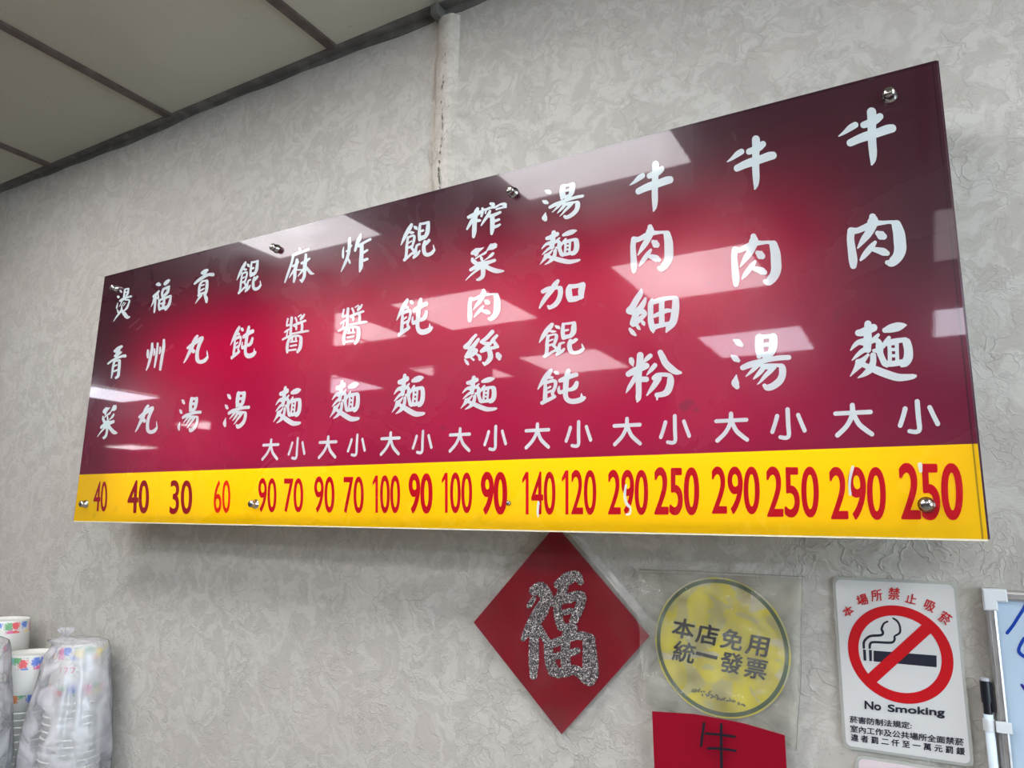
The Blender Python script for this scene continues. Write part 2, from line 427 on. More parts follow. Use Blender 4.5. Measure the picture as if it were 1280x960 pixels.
# ------------------------------------------------------------------ menu sign
sign = empty('menu_sign', (SX0, SIGN_Y, SZ0), 'long glossy dark red menu board with white brush characters and a yellow price strip', 'menu sign')
def plate():
    b = bmesh.new(); y0, y1 = SIGN_Y, SIGN_Y + .005
    f = [b.verts.new(p) for p in ((SX0, y0, SZ0), (SX1, y0, SZ0), (SX1, y0, SZ1), (SX0, y0, SZ1))]
    b.faces.new(f); fix_normals(b)
    me = bpy.data.meshes.new('face_panel'); b.to_mesh(me); b.free()
    for v in me.vertices: v.co -= Vector((SX0, SIGN_Y, SZ0))
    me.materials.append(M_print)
    o = bpy.data.objects.new('face_panel', me); COL.objects.link(o); o.parent = sign
plate()
for nm, a, b_, m in (('panel_edge', (SX0, SIGN_Y + .0004, SZ0 - .0022), (SX1, SIGN_Y + .006, SZ0 - .0001), M_edge),
                     ('panel_edge', (SX0, SIGN_Y + .0004, SZ1 + .0001), (SX1, SIGN_Y + .006, SZ1 + .0012), M_edged),
                     ('panel_edge', (SX0 - .0012, SIGN_Y + .0004, SZ0), (SX0 - .0001, SIGN_Y + .006, SZ1), M_edged),
                     ('panel_edge', (SX1 + .0001, SIGN_Y + .0004, SZ0), (SX1 + .0022, SIGN_Y + .006, SZ1), M_edged)):
    boxo(nm, a, b_, m, sign)
BX0, BX1, BZ0, BZ1 = SX0 + .105, SX1 - .012, SZ0 + .018, SZ1 - .02
bm = bmesh.new(); t = .002; y0, y1 = SIGN_Y + .006, WALL_Y
box(bm, (BX0, y0, BZ0), (BX0 + t, y1, BZ1)); box(bm, (BX1 - t, y0, BZ0), (BX1, y1, BZ1))
box(bm, (BX0 + t, y0, BZ0), (BX1 - t, y1, BZ0 + t)); box(bm, (BX0 + t, y0, BZ1 - t), (BX1 - t, y1, BZ1))
finish('light_box_casing', bm, M_boxm, sign)
boxo('reflector', (BX0 + t, WALL_Y - .004, BZ0 + t), (BX1 - t, WALL_Y - .001, BZ1 - t), M_inner, sign)
for z in (CAMZ + .13, CAMZ + .36):
    for x0, x1 in ((BX0 + .05, BX0 + .80), (BX0 + .87, BX1 - .05)):
        b = bmesh.new(); lathe(b, [(.008, -.0), (.008, x1 - x0)], (0, 0, 0), seg=10)
        for v in b.verts: v.co = Vector((x0 + v.co.z, WALL_Y - .05 + v.co.x, z + v.co.y))
        finish('fluorescent_tube', b, M_tube, sign)
def bolt(px, py, r, h, mm=M_chrome):
    p = at(px, py, SIGN_Y); b = bmesh.new()
    lathe(b, [(r * 1.25, .0006), (r * 1.25, .0015), (r, .002), (r, h * .72), (r * .93, h * .85), (r * .72, h * .95), (r * .3, h), (0.00001, h)], (p.x, SIGN_Y, p.z), 'Y', 24)
    bmesh.ops.recalc_face_normals(b, faces=b.faces)
    finish('standoff_bolt', b, mm, sign, True)
for px, py in ((108, 630), (320, 630), (1158, 631), (146, 361), (346, 311), (642, 241), (1112, 121)): bolt(px, py, .0075, .016)
bolt(636, 629, .0035, .004)
# brush glyphs, traced stroke by stroke: key -> (crop x, crop y, crop scale, strokes)
G = {
'niu': (1040, 120, 9.6, "82,485,14 150,440,45 220,385,75 280,350,75;380,350,80 450,325,90 520,290,100 575,250,85;475,195,112 480,300,108 478,400,100 482,550,100 492,680,95 492,770,70 478,822,28;220,565,88 330,515,100 430,480,110 560,440,105 660,405,110 722,392,100"),
'rou': (1045, 250, 9.6, "182,385,90 175,470,88 190,600,98 205,720,105 208,790,80;180,372,86 260,368,70 360,325,75 450,285,80 560,275,50 660,268,45 720,290,95;440,205,85 445,250,128 430,310,120 390,400,95 330,480,75 262,578,20;725,300,115 755,400,140 766,500,148 770,600,145 735,690,125 665,752,105 615,752,55;500,400,60 540,425,108 572,440,80;470,510,42 430,560,70 380,620,75 330,680,60 297,722,30;430,590,50 500,605,72 570,625,92 615,642,62"),
'mian': (1055, 390, 9.6, "288,145,85 285,230,90 285,330,100 280,420,95 285,450,85;172,252,78 220,245,92 300,210,100 355,190,92;412,275,38 370,320,55 330,360,50;82,458,18 130,400,50 180,365,65 250,360,100;98,580,12 150,530,42 220,470,60 290,440,70;330,350,50 400,345,60 430,400,80 435,460,75;400,345,40 425,400,90 430,480,80 460,560,72 490,620,75 515,650,40;360,465,42 400,465,60;290,515,34 240,570,62 190,620,100 140,690,55 76,772,12;350,522,72 350,600,75 320,680,90 250,745,58 170,790,15;170,600,70 280,655,65 380,695,90 500,742,95 640,785,92 750,785,78 830,775,60 855,770,40;490,222,62 560,200,100 650,178,105 715,163,60 745,160,20;540,312,48 500,370,60 470,420,45;480,395,50 560,362,62 650,345,62 740,335,58;752,365,100 772,450,105 770,550,110 732,615,95 695,645,45;500,625,72 590,622,70 700,605,70;543,400,48 550,480,50 550,600,50;633,390,50 637,480,44 640,600,50;560,385,40 640,375,40;560,453,40 640,453,40;560,528,38 640,528,38"),
'tang': (900, 405, 9.6, "172,195,32 215,220,78 258,252,52;142,385,32 185,415,74 222,440,45;198,612,12 190,660,55 185,710,95 205,755,60;475,170,105 470,260,102 478,340,100 468,392,55;480,155,62 560,152,55 640,145,65;640,160,100 640,230,105 630,310,95 600,365,75;510,255,52 600,245,56;480,372,66 560,362,58 620,345,60;560,370,62 540,430,68 480,470,60 400,550,50 315,628,16;275,525,65 360,490,76 450,465,70 560,435,60 700,410,62 828,402,60;510,512,60 600,500,50 700,498,44 745,520,82 752,600,86 720,680,88 640,745,84 570,765,75 535,740,50;520,530,60 490,570,60 440,625,42 405,660,16;650,515,62 600,570,60 540,630,50 490,690,30 452,725,12;530,510,60 590,520,60 650,515,55"),
'xi': (775, 350, 10.667, "285,135,36 270,190,76 220,270,85 170,360,88 130,410,98;340,245,34 320,300,64 280,370,80 230,430,90 190,520,80 172,580,80;118,418,74 200,430,90 300,420,70 330,450,66 310,485,60 240,545,75 180,590,75;225,600,42 250,640,48 270,660,20;292,545,36 315,580,55 325,600,28;135,655,40 170,700,62 208,735,34;430,270,50 412,330,74 410,450,74 415,560,80 440,660,75 445,700,25;450,295,66 540,268,70 640,245,56 740,240,56;745,260,90 745,350,100 735,450,104 710,560,100 655,630,85 620,695,24;460,482,50 540,447,62 620,412,60 672,410,48;560,290,74 558,400,74 560,520,76 560,600,74;440,635,80 540,608,60 620,592,62 700,585,60"),
'fen': (775, 425, 10.667, "152,262,66 160,300,70 177,352,14;272,205,90 266,300,90 252,420,90 250,560,80 252,700,75 245,780,70 232,825,20;405,212,64 360,252,60 315,300,30;115,455,76 180,420,90 260,385,90 340,350,86 355,345,80;220,480,70 170,560,62 120,640,50 84,704,14;290,525,72 352,525,76;468,338,64 430,385,60 390,430,40 360,468,14;540,168,74 570,230,86 610,310,92 680,380,96 750,425,78 810,437,40;455,510,64 500,472,62 580,462,56 660,475,60 676,520,90 672,590,95 638,680,95 580,722,76 495,735,64;500,735,50 497,795,22;515,510,90 470,590,76 420,660,58 362,738,20"),
'jia': (665, 335, 12, "390,195,54 350,250,80 290,340,80 220,430,70 160,520,58 117,600,28;165,355,62 240,320,75 330,300,60 415,295,50;425,310,80 430,380,75 402,480,75 345,555,72 265,598,56;248,575,40 262,605,34;570,275,64 555,330,92 560,420,98 568,480,70;580,280,70 680,270,64 770,248,72;765,262,88 745,340,98 740,420,80;770,438,30 740,450,50;575,475,84 660,462,84 750,435,50"),
'hun': (500, 270, 16, "235,175,58 200,240,82 140,340,80 80,460,62 22,585,16;292,215,40 318,238,74 338,262,40;205,332,46 240,335,62 275,332,36;165,430,50 150,520,50 140,620,58 135,720,58 120,830,55 90,885,55;170,430,45 240,402,42 290,402,48 285,480,55 262,570,48 240,640,42;168,545,38 235,505,30;168,640,44 240,605,44;235,640,50 275,690,58 290,760,48;95,885,55 150,838,48 230,765,50 285,735,50;400,565,40 350,590,50 328,640,50 320,720,60;400,700,36 360,762,60 290,822,62 275,850,28;410,160,46 398,260,60 392,370,64 395,470,60;410,165,46 500,150,52 580,125,48;575,140,62 565,240,84 552,340,84 505,425,72 455,450,64 395,488,44;420,312,44 470,292,48;400,435,60 500,415,66;590,492,62 540,545,68 500,580,58;510,520,68 488,590,72 485,680,76 505,755,80 560,780,76 640,748,70 690,685,56;700,680,30 682,625,30 676,580,12"),
'tun': (665, 450, 12, "285,162,62 240,220,84 190,290,80 140,360,54 90,440,14;345,182,42 370,192,62 395,202,42;240,258,50 305,265,42;200,350,46 203,450,62 200,560,68 195,620,58;200,350,46 280,320,50 350,320,54 350,400,52 310,500,48 335,545,52;225,430,30 280,402,30;225,490,35 300,462,38;155,645,58 220,612,58 290,578,56 345,550,48;425,310,62 480,290,78 580,245,74 670,222,64;550,165,72 530,230,80 515,330,84 510,430,84 505,520,76 530,590,76 600,622,78 700,610,80 765,580,76 790,568,50;744,505,14 752,560,56;413,400,22 405,440,44 420,488,54 480,468,58;675,345,62 650,405,78 600,440,60 540,450,50"),
'zha_press': (572, 240, 13.714, "345,290,56 320,350,78 300,450,84 293,560,78 288,680,78 275,770,50;190,435,56 250,410,72 340,370,78 395,340,50;255,480,58 210,560,54 165,640,32;340,492,56 385,490,46;430,285,42 430,340,48 412,415,42;430,300,38 490,305,44 560,275,40 650,262,40 740,215,36 800,215,66;575,205,52 608,218,78;812,222,78 822,255,54;668,300,34 735,280,34 800,262,36;490,310,38 483,368,28;560,330,46 530,400,58 470,480,48 410,575,24;570,420,66 650,390,58 735,350,46;600,440,80 603,540,80 600,640,74 588,720,44;640,503,50 715,475,44;640,605,52 695,582,48 732,560,34"),
'cai': (570, 295, 13.714, "P 250,300 275,260 340,210 430,205 490,190 460,225 400,280 380,330 340,360 310,325 265,325;P 590,135 640,130 680,118 712,150 700,200 640,235 570,245 560,180;P 570,245 530,270 530,295 480,330 430,345 340,405 325,385 400,330 470,290 520,255 560,180;425,350,28 440,385,52 450,420,42;285,395,50 300,430,76 360,480,70;640,300,46 600,340,52 550,380,30 490,420,15 440,455,30;410,495,110 500,500,110;255,585,54 330,540,68 450,490,90 560,455,68 665,420,56;460,500,90 470,600,82 460,690,72 405,742,58 368,752,40;430,530,70 340,605,42 260,672,32 172,762,12;480,500,70 580,560,80 690,600,82 770,605,58 820,602,28"),
'si': (570, 405, 13.714, "345,190,48 290,250,60 230,330,70 165,395,80;155,395,54 220,410,60 290,400,60;388,262,52 340,330,68 280,410,80 220,500,78 170,565,52;300,440,62 352,450,60 330,490,68 260,540,68 180,570,50;155,610,28 190,660,56 212,692,38;268,582,40 305,615,42;360,520,32 410,560,58 415,608,54;628,135,72 580,190,68 520,250,68 450,300,60;430,310,42 500,335,60 560,330,50;705,202,52 650,260,64 590,340,54 520,400,68 445,465,60;650,290,48 690,360,70 715,390,62;440,470,58 560,430,60 680,400,60;560,420,80 590,500,88 594,580,92 550,650,74 500,688,58;470,665,34 500,700,44;722,522,78 740,560,108 748,598,60"),
'ma': (345, 300, 16, "475,175,44 498,215,48;345,310,56 430,275,62 540,235,54 655,190,52;350,320,50 320,450,48 270,600,48 220,740,44 182,850,28;425,400,58 410,500,68 385,620,68 380,740,64 360,840,42;345,525,46 400,500,64 448,440,46;370,600,46 310,690,34 270,760,14;430,600,26 520,600,30;605,295,50 598,400,66 585,500,78 580,620,66 570,730,62 530,815,56;490,800,30 525,840,40;520,468,52 600,430,58 675,375,42;560,580,46 500,660,36 445,730,14;600,540,58 660,610,62 710,665,62 762,678,28"),
'zha_fry': (415, 285, 16, "240,380,16 226,460,38 224,560,46 226,602,28;360,205,50 355,280,72 350,380,68 335,500,64 308,600,60 268,700,56 222,800,38 185,880,14;292,470,32 340,430,40 398,350,32;330,620,40 352,665,48 362,702,38;580,135,44 560,200,78 520,280,78 490,370,60 468,455,48;540,360,66 620,310,54 700,265,50 772,228,50;600,350,78 598,500,82 588,650,84 584,770,84 560,875,34;640,492,54 712,445,44;640,650,58 712,622,54"),
'jiang': (412, 375, 16, "290,195,42 275,260,38 265,325,32;375,175,58 365,280,58 360,400,58 355,520,58;270,340,36 350,310,42;230,470,34 300,420,38 360,400,38;185,620,42 260,580,46 370,535,46;292,450,28 272,540,32;460,175,48 480,220,42 490,260,38;520,150,28 580,108,28;600,125,22 565,190,30;652,102,38 620,160,46 570,208,38;430,330,58 540,280,56 680,230,46;440,340,46 480,360,56 480,415,34;600,270,58 610,360,58 600,440,50;400,500,40 500,482,42 600,462,52 700,445,48 748,440,40;330,605,56 300,700,62 290,800,66 295,882,48;335,620,52 400,560,50 510,540,46 580,560,56;590,580,72 588,700,78 568,800,76 520,872,56;395,560,40 400,640,42 365,668,34;478,540,40 480,620,44;370,670,36 500,650,38;365,755,40 490,730,42;335,842,42 480,822,44"),
'tang_blanch': (128, 350, 16, "362,215,38 384,242,36;318,335,48 324,342,52;315,450,8 300,520,32 290,562,30;458,195,36 445,270,36 435,340,40;470,185,32 530,172,28;527,190,38 512,270,40 480,320,34;450,250,22 515,240,22;360,420,42 430,380,58 500,350,38 578,328,42;470,400,28 545,405,32 530,480,36 495,560,46 450,608,30;400,430,24 350,530,14;440,450,18 400,510,14;470,460,16 430,520,12;395,510,18 390,600,42 350,660,42 290,740,28 230,830,10;400,610,48 450,680,78 500,742,74 545,742,38;310,600,28 324,648,32"),
'fu': (178, 340, 16, "300,250,56 328,248,82 348,255,60;335,380,36 300,430,56 240,490,66;240,500,58 315,528,44;265,500,52 260,620,46 250,740,42 241,808,30;240,540,38 210,630,28 180,693,12;318,440,28 328,520,34;460,240,66 500,200,74 535,170,52;420,360,50 400,430,46 408,500,44;430,345,46 500,315,52 545,290,38;530,325,56 512,400,56 470,450,58 412,500,38;350,580,42 335,660,44 350,755,48;340,570,42 440,530,46 520,500,46 575,478,42;575,490,44 560,590,54 530,670,58 470,755,44;450,550,42 430,640,56 420,715,52;375,638,34 450,618,42;350,740,52 440,718,56 500,698,52"),
'gong': (230, 328, 16, "370,215,62 420,180,72 468,155,54;440,180,58 410,260,58;215,430,40 270,380,58 370,310,68 480,250,62 580,245,76;378,375,38 330,440,46 308,540,50 308,640,54 300,665,56;375,380,38 468,362,42;468,380,58 465,480,62 450,580,58 430,635,50;345,470,28 405,447,30;345,562,36 405,525,32;320,640,48 440,600,46;350,660,52 290,740,38 235,823,14;420,650,48 450,720,72 455,795,46"),
'qing': (122, 425, 16, "352,225,58 420,170,72 485,130,52;430,190,68 400,270,72 380,340,58;352,320,46 420,280,58 475,245,38;215,475,38 300,410,42 400,360,46 500,325,52 552,320,66;340,430,46 315,540,46 300,650,42 280,765,16;340,430,42 430,402,38;445,410,56 440,520,58 430,620,58 418,715,58 375,758,48;335,528,32 390,500,30;335,628,34 400,600,32"),
'zhou': (170, 418, 16, "245,320,42 240,400,52 240,465,34;330,185,46 325,300,58 295,450,58 250,620,46 210,718,20;375,290,24 375,360,38 362,420,24;440,180,38 430,300,46 410,450,46 385,600,38 375,662,24;490,255,28 490,320,42 475,388,24;565,115,46 560,250,62 535,400,60 510,560,58 490,705,46"),
'wan': (220, 412, 16, "430,130,54 390,190,72 350,280,78 300,400,78 250,500,56 200,600,42 160,665,20;240,370,50 320,310,72 420,240,72 500,180,72 532,162,58;530,185,62 480,280,68 440,400,66 425,520,72 440,620,78 500,648,74 580,618,72 628,560,54;640,545,28 630,480,28 625,425,12;340,400,48 358,430,72 350,448,58"),
'da': (1030, 490, 8, "284,133,50 285,200,54 270,265,50 220,350,48 135,433,48;115,217,44 300,208,44 465,200,46;300,230,48 350,320,50 420,380,50 480,422,46"),
'xiao': (1030, 490, 8, "812,168,50 790,250,48 762,335,48;932,97,52 944,250,52 956,350,50;956,345,50 950,385,48 915,400,44 855,392,42;1057,155,48 1095,235,48 1137,318,50"),
}
def glyph_plane(key):
    """(ordered points relative to glyph centre) via a temporary bmesh on the sign plane"""
    cx, cy, sc, st = G[key]
    b = bmesh.new(); brush(b, st, lambda x, y, k: (lambda p: (p.x, SIGN_Y - k, p.z))(at(cx + x / sc, cy + y / sc, SIGN_Y)))
    b.verts.ensure_lookup_table(); b.verts.index_update()
    vs = [(v.co.x, SIGN_Y - v.co.y, v.co.z) for v in b.verts]; fs = [[v.index for v in f.verts] for f in b.faces]; b.free()
    return vs, fs
_gp = {}
CI = RM.inverted()
def to_px(x, y, z):
    c = CI @ Vector((x, y, z - CAMZ)); return 640 + F * c.x / -c.z, 480 - F * c.y / -c.z
def put_glyph(bm, key, bbox=None, lift=.0006):
    if key not in _gp: _gp[key] = glyph_plane(key)
    vs, fs = _gp[key]
    P = [(x, z) for x, k, z in vs]
    if bbox:
        for it in range(4):                      # settle size and place so that the print fills its measured box
            q = [to_px(x, SIGN_Y, z) for x, z in P]
            a0, a1 = min(p[0] for p in q), max(p[0] for p in q); b0, b1 = min(p[1] for p in q), max(p[1] for p in q)
            mx = sum(p[0] for p in P) / len(P); mz = sum(p[1] for p in P) / len(P)
            sx = (bbox[2] - bbox[0]) / (a1 - a0); sz = (bbox[3] - bbox[1]) / (b1 - b0)
            c0 = at((a0 + a1) / 2, (b0 + b1) / 2, SIGN_Y); c1 = at((bbox[0] + bbox[2]) / 2, (bbox[1] + bbox[3]) / 2, SIGN_Y)
            d0 = math.hypot(c0.x, 1, c0.z - CAMZ); d1 = math.hypot(c1.x, 1, c1.z - CAMZ)
            P = [((x - c0.x) * sx + c1.x, (z - c0.z) * sz + c1.z) for x, z in P] if it else [((x - c0.x) + c1.x, (z - c0.z) + c1.z) for x, z in P]
    nv = [bm.verts.new((P[i][0], SIGN_Y - lift - vs[i][1], P[i][1])) for i in range(len(vs))]
    for f in fs: bm.faces.new([nv[i] for i in f])
COLS = [
 [('tang_blanch', None), ('qing', None), ('cai', (122, 506, 147.3, 549))],
 [('fu', None), ('zhou', None), ('wan', (169, 505.5, 197.5, 542.5))],
 [('gong', None), ('wan', None), ('tang', (222, 496, 252.5, 540.5))],
 [('hun', (296, 325, 327.5, 368)), ('tun', (288, 407, 321, 449.5)), ('tang', (279, 489, 313, 536))],
 [('ma', None), ('jiang', (352.5, 392, 387, 442)), ('mian', (342, 482.5, 377.5, 532.5))],
 [('zha_fry', None), ('jiang', None), ('mian', (412.5, 475, 450.5, 527))],
 [('hun', None), ('tun', (495.5, 372, 541.7, 421)), ('mian', (490, 467, 532, 521))],
 [('zha_press', None), ('cai', None), ('rou', (584.5, 361, 626, 403)), ('si', None), ('mian', (576, 469.5, 622, 514.5))],
 [('tang', (677.5, 228, 730.5, 277)), ('mian', (675, 287, 726, 331.5)), ('jia', None), ('hun', (673.6, 401.8, 731.7, 447.5)), ('tun', None)],
 [('niu', (787, 201, 842, 265)), ('rou', (788, 280.5, 842, 342)), ('xi', None), ('fen', None)],
 [('niu', (908.5, 169.5, 971, 237.5)), ('rou', (914, 292, 977, 359)), ('tang', None)],
 [('niu', None), ('rou', None), ('mian', None)],
]
for col in COLS:
    for key, bb in col:
        bm = bmesh.new(); put_glyph(bm, key, bb); fix_normals(bm); finish('dish_character', bm, M_white, sign)
DX = [((327, 548, 349.5, 576), (360, 546, 382, 575)), ((397.5, 544, 422, 574), (434, 542, 457.5, 571)), ((475, 539, 501, 570), (515, 537, 541, 568)),
      ((561, 534, 589, 566), (604.5, 531, 634, 564)), ((656, 528, 688, 562), (706, 525, 740.5, 560)), ((766, 521, 802.5, 558), (824, 517.5, 864, 556)),
      ((893, 514.4, 936.5, 553.5), (963, 509, 1008.5, 550)), (None, None)]
for a, b_ in DX:
    for key, bb in (('da', a), ('xiao', b_)):
        bm = bmesh.new(); put_glyph(bm, key, bb); fix_normals(bm); finish('size_character', bm, M_white, sign)
PRB = .012
PR = [('40', 116, 602, 134, 639, 0, 'd', 5), ('40', 159.5, 601, 186, 641, .03, 'd', 3), ('30', 212.5, 601, 240, 642, .02, 'd', 2), ('60', 267.5, 600.5, 288, 641, -.01, 'o', 1),
      ('90', 323, 598, 345.5, 640, 0, 'r', 1), ('70', 355, 598, 379, 640, 0, 'r', 1), ('90', 393, 596, 418, 640.5, 0, 'r', 1), ('70', 429.5, 596, 454.5, 641, 0, 'r', 1),
      ('100', 466, 594.5, 500, 641, 0, 'r', 0), ('90', 512, 592.5, 540, 641, .03, 'r', 0), ('100', 552.5, 591, 590, 641, 0, 'r', 0), ('90', 602.5, 591, 633, 642, .04, 'r', 0),
      ('140', 653, 590, 694, 643, 0, 'r', 0), ('120', 702.5, 588, 745, 643, 0, 'r', 0), ('290', 761, 588, 809.5, 643, .01, 'r', 0), ('250', 819, 585, 873, 643, .02, 'r', 0),
      ('290', 891, 584, 949, 642, .01, 'r', -1), ('250', 960, 584, 1023, 646, .01, 'r', -2), ('290', 1040, 584.5, 1107, 649, .01, 'r', -4), ('250', 1128, 580, 1203, 649, .02, 'r', -5)]
for s, x0, y0, x1, y1, bd, c, lean in PR:
    bm = bmesh.new()
    lx = lean * .8                                # the figures lean a little, as cut by hand
    if s[0] == '1':                               # figure one with its flag, then the other two figures
        wd = x1 - x0
        for q in (((.105, 0), (.195, 0), (.195, 1), (.105, 1)), ((.0, .17), (.105, .0), (.12, .0), (.12, .15), (.0, .27))):
            bm.faces.new([bm.verts.new((lambda p: (p.x, SIGN_Y - .0006, p.z))(at(x0 + u * wd, y0 + v * (y1 - y0), SIGN_Y))) for u, v in q])
        put_text(bm, s[1:], ((x0 + .29 * wd, y0), (x1, y0 + .2), (x1, y1), (x0 + .29 * wd, y1)), SIGN_Y, PRB + bd * .45, .0007)
    else:
        put_text(bm, s, ((x0 + lx, y0), (x1 + (lx if lean < 0 else 0) * .5, y0 + .2), (x1, y1), (x0, y1)), SIGN_Y, PRB + bd * .45, .0006)
    fix_normals(bm); finish('price_lettering', bm, {'d': M_darkred, 'o': M_orange, 'r': M_red}[c], sign)
for st, X0_, Y0_, sx in (("1,0,6 -1,10,6 0,16,4", 673, 629, .5), ("1,2,3.5 -1,14,5 2,24,5 9,30,3.5 8,37,3 2,38,2.5", 782, 605, .7), ("4,0,4 1,12,3.5 0,24,3 1,34,3.5", 1062, 584, 1), ("0,0,6 1,8,4", 1150, 581, 1)):
    bm = bmesh.new()                              # scraps of white left from older figures
    brush(bm, st, lambda x, y, k: (lambda p: (p.x, SIGN_Y - .0012 - k, p.z))(at(X0_ + x * sx, Y0_ + y, SIGN_Y)))
    fix_normals(bm); o = finish('white_remnant', bm, M_white, sign); o['label'] = 'white scrap of an older price figure'
# ------------------------------------------------------------------ red diamond paper with glitter character
def quadmesh(bm, pts, Y, n=14, amp=.0, freq=9, seed=0, crumple=False):
    """bilinear sheet through four pixel corners tl,tr,br,bl with slight ripples"""
    from mathutils import noise as nz
    c = [at(p[0], p[1], Y) for p in pts]; g = []
    for j in range(n + 1):
        row = []
        for i in range(n + 1):
            u, v = i / n, j / n
            p = (c[0] * (1 - u) + c[1] * u) * (1 - v) + (c[3] * (1 - u) + c[2] * u) * v
            d = amp * nz.noise(Vector((p.x * freq + seed, p.z * freq, seed * 1.7))) if amp else 0
            if crumple:                           # sharp little folds of a crushed bag, and a wandering outline
                q_ = Vector((p.x * 42 + seed, p.z * 42, 3)); d += amp * .9 * (1 - 2 * abs(nz.noise(q_))) * .6; d += amp * .5 * abs(nz.noise(q_ * 2.3))
                e_ = max(abs(u - .5), abs(v - .5)) * 2; e_ = max(0, e_ - .9) * 10
                p = p + Vector((nz.noise(Vector((p.z * 45, 9, seed))) * .0035 * e_, 0, nz.noise(Vector((p.x * 45, 5, seed))) * .0025 * e_))
            row.append(bm.verts.new((p.x, Y - max(-.001, d) - (0 if not amp else amp * .5), p.z)))
        g.append(row)
    for j in range(n):
        for i in range(n): bm.faces.new((g[j][i], g[j][i + 1], g[j + 1][i + 1], g[j + 1][i]))
    fix_normals(bm)
    return g
def m_film(name, alpha=.16, tint=(.85, .86, .84, 1), crink=60, strength=.6, edge=False):
    m = bpy.data.materials.new(name); m.use_nodes = True; t = m.node_tree; b = t.nodes['Principled BSDF']; N = NT(m)
    b.inputs['Base Color'].default_value = tint; b.inputs['Roughness'].default_value = .12; b.inputs['Specular IOR Level'].default_value = .7
    c = N.coords()
    nn = N.noise(c, crink, 3, .55, 1.0, 'RIDGED_MULTIFRACTAL'); nn2 = N.noise(c, crink * .35, 2, .5, 1.5)
    h = N.math('ADD', N.math('MULTIPLY', nn, .25), nn2)
    nb = N.bump(h, strength, .006); N.l(nb, b.inputs['Normal'])
    tr = t.nodes.new('ShaderNodeBsdfTransparent'); gl = t.nodes.new('ShaderNodeBsdfGlossy'); mx = t.nodes.new('ShaderNodeMixShader'); mx2 = t.nodes.new('ShaderNodeMixShader')
    tl = t.nodes.new('ShaderNodeBsdfTranslucent'); tl.inputs[0].default_value = tint
    df = t.nodes.new('ShaderNodeMixShader'); df.inputs[0].default_value = .2
    gl.inputs['Roughness'].default_value = .1; N.l(nb, gl.inputs['Normal'])
    fr = t.nodes.new('ShaderNodeFresnel'); fr.inputs[0].default_value = 1.18; N.l(nb, fr.inputs['Normal'])
    N.l(b.outputs[0], df.inputs[1]); N.l(tl.outputs[0], df.inputs[2])
    mx.inputs[0].default_value = alpha
    a_ = N.ramp(nn2, .35, .75, alpha * .5, alpha * 1.6)
    if edge:                                      # film seen edge-on is milkier
        lw = t.nodes.new('ShaderNodeLayerWeight'); lw.inputs[0].default_value = .35
        a_ = N.math('ADD', a_, N.math('MULTIPLY', lw.outputs['Facing'], .28), clamp=True)
    N.l(a_, mx.inputs[0])
    N.l(tr.outputs[0], mx.inputs[1]); N.l(df.outputs[0], mx.inputs[2])
    N.l(fr.outputs[0], mx2.inputs[0]); N.l(mx.outputs[0], mx2.inputs[1]); N.l(gl.outputs[0], mx2.inputs[2])
    out = [n for n in t.nodes if n.type == 'OUTPUT_MATERIAL'][0]; N.l(mx2.outputs[0], out.inputs[0])
    return m
M_film = m_film('clear_sleeve', .028, crink=22, strength=.35)
M_film2 = m_film('crumpled_sleeve', .14, (.78, .78, .70, 1), 40, .9)
M_paper_red = mat('red_paper', (.26, .0012, .012, 1), .6, Specular_IOR_Level=.12)
def m_glitter():
    m = mat('silver_glitter', rough=.3, Metallic=.75); N = NT(m)
    v = N.n('ShaderNodeTexVoronoi'); N.l(N.coords(), v.inputs['Vector']); v.inputs['Scale'].default_value = 900
    sp = N.n('ShaderNodeSeparateColor'); N.l(v.outputs['Color'], sp.inputs[0])
    col = N.mix(N.ramp(sp.outputs[0], .62, .95), (.10, .085, .095, 1), (.95, .92, .88, 1)); N.l(col, N.b.inputs['Base Color'])
    mp = N.n('ShaderNodeVectorMath', operation='SUBTRACT'); N.l(v.outputs['Color'], mp.inputs[0]); mp.inputs[1].default_value = (.5, .5, .5)
    g = N.n('ShaderNodeNewGeometry'); ad = N.n('ShaderNodeVectorMath', operation='ADD'); N.l(g.outputs['Normal'], ad.inputs[0]); N.l(mp.outputs[0], ad.inputs[1])
    nm = N.n('ShaderNodeVectorMath', operation='NORMALIZE'); N.l(ad.outputs[0], nm.inputs[0]); N.l(nm.outputs[0], N.b.inputs['Normal'])
    return m
M_glit = m_glitter()
Yd = WALL_Y - .006
dia = empty('fortune_poster', at(702, 918, Yd), 'red paper diamond with silver glitter character, in clear sleeve under the menu board', 'poster')
bm = bmesh.new(); quadmesh(bm, ((695, 656), (812, 795), (702, 918), (592, 778)), Yd, 6); finish('red_sheet', bm, M_paper_red, dia)
bm = bmesh.new()
brush(bm, "170,230,80 215,215,105 262,270,97 300,325,55;165,290,39 130,345,41;250,320,91 215,390,108 150,490,91 85,590,39;180,430,68 168,600,75 165,750,78 163,870,55;205,510,57 258,600,57;352,185,71 420,140,98 488,118,75 515,165,50;395,170,75 375,250,75 345,300,64;350,300,68 430,285,80 500,262,68 530,275,59 510,350,71 465,455,66;350,310,64 345,400,64 365,480,66;370,400,41 440,380,46;370,500,64 465,510,64;275,620,64 280,720,73 305,810,84 350,855,66;275,640,64 380,600,66 500,565,66 590,590,75;580,610,96 588,740,112 592,850,123 585,900,91;410,560,64 402,700,73 410,820,78;320,722,52 400,708,57 490,680,52;310,838,73 400,842,73 480,825,75 560,890,82",
      lambda x, y, k: (lambda p: (p.x, Yd - .001 - k, p.z))(at(640 + x / 6, 700 + y / 6, Yd)))
fix_normals(bm); o = finish('glitter_character', bm, M_glit, dia); o['label'] = 'silver glitter brush character'
bm = bmesh.new()
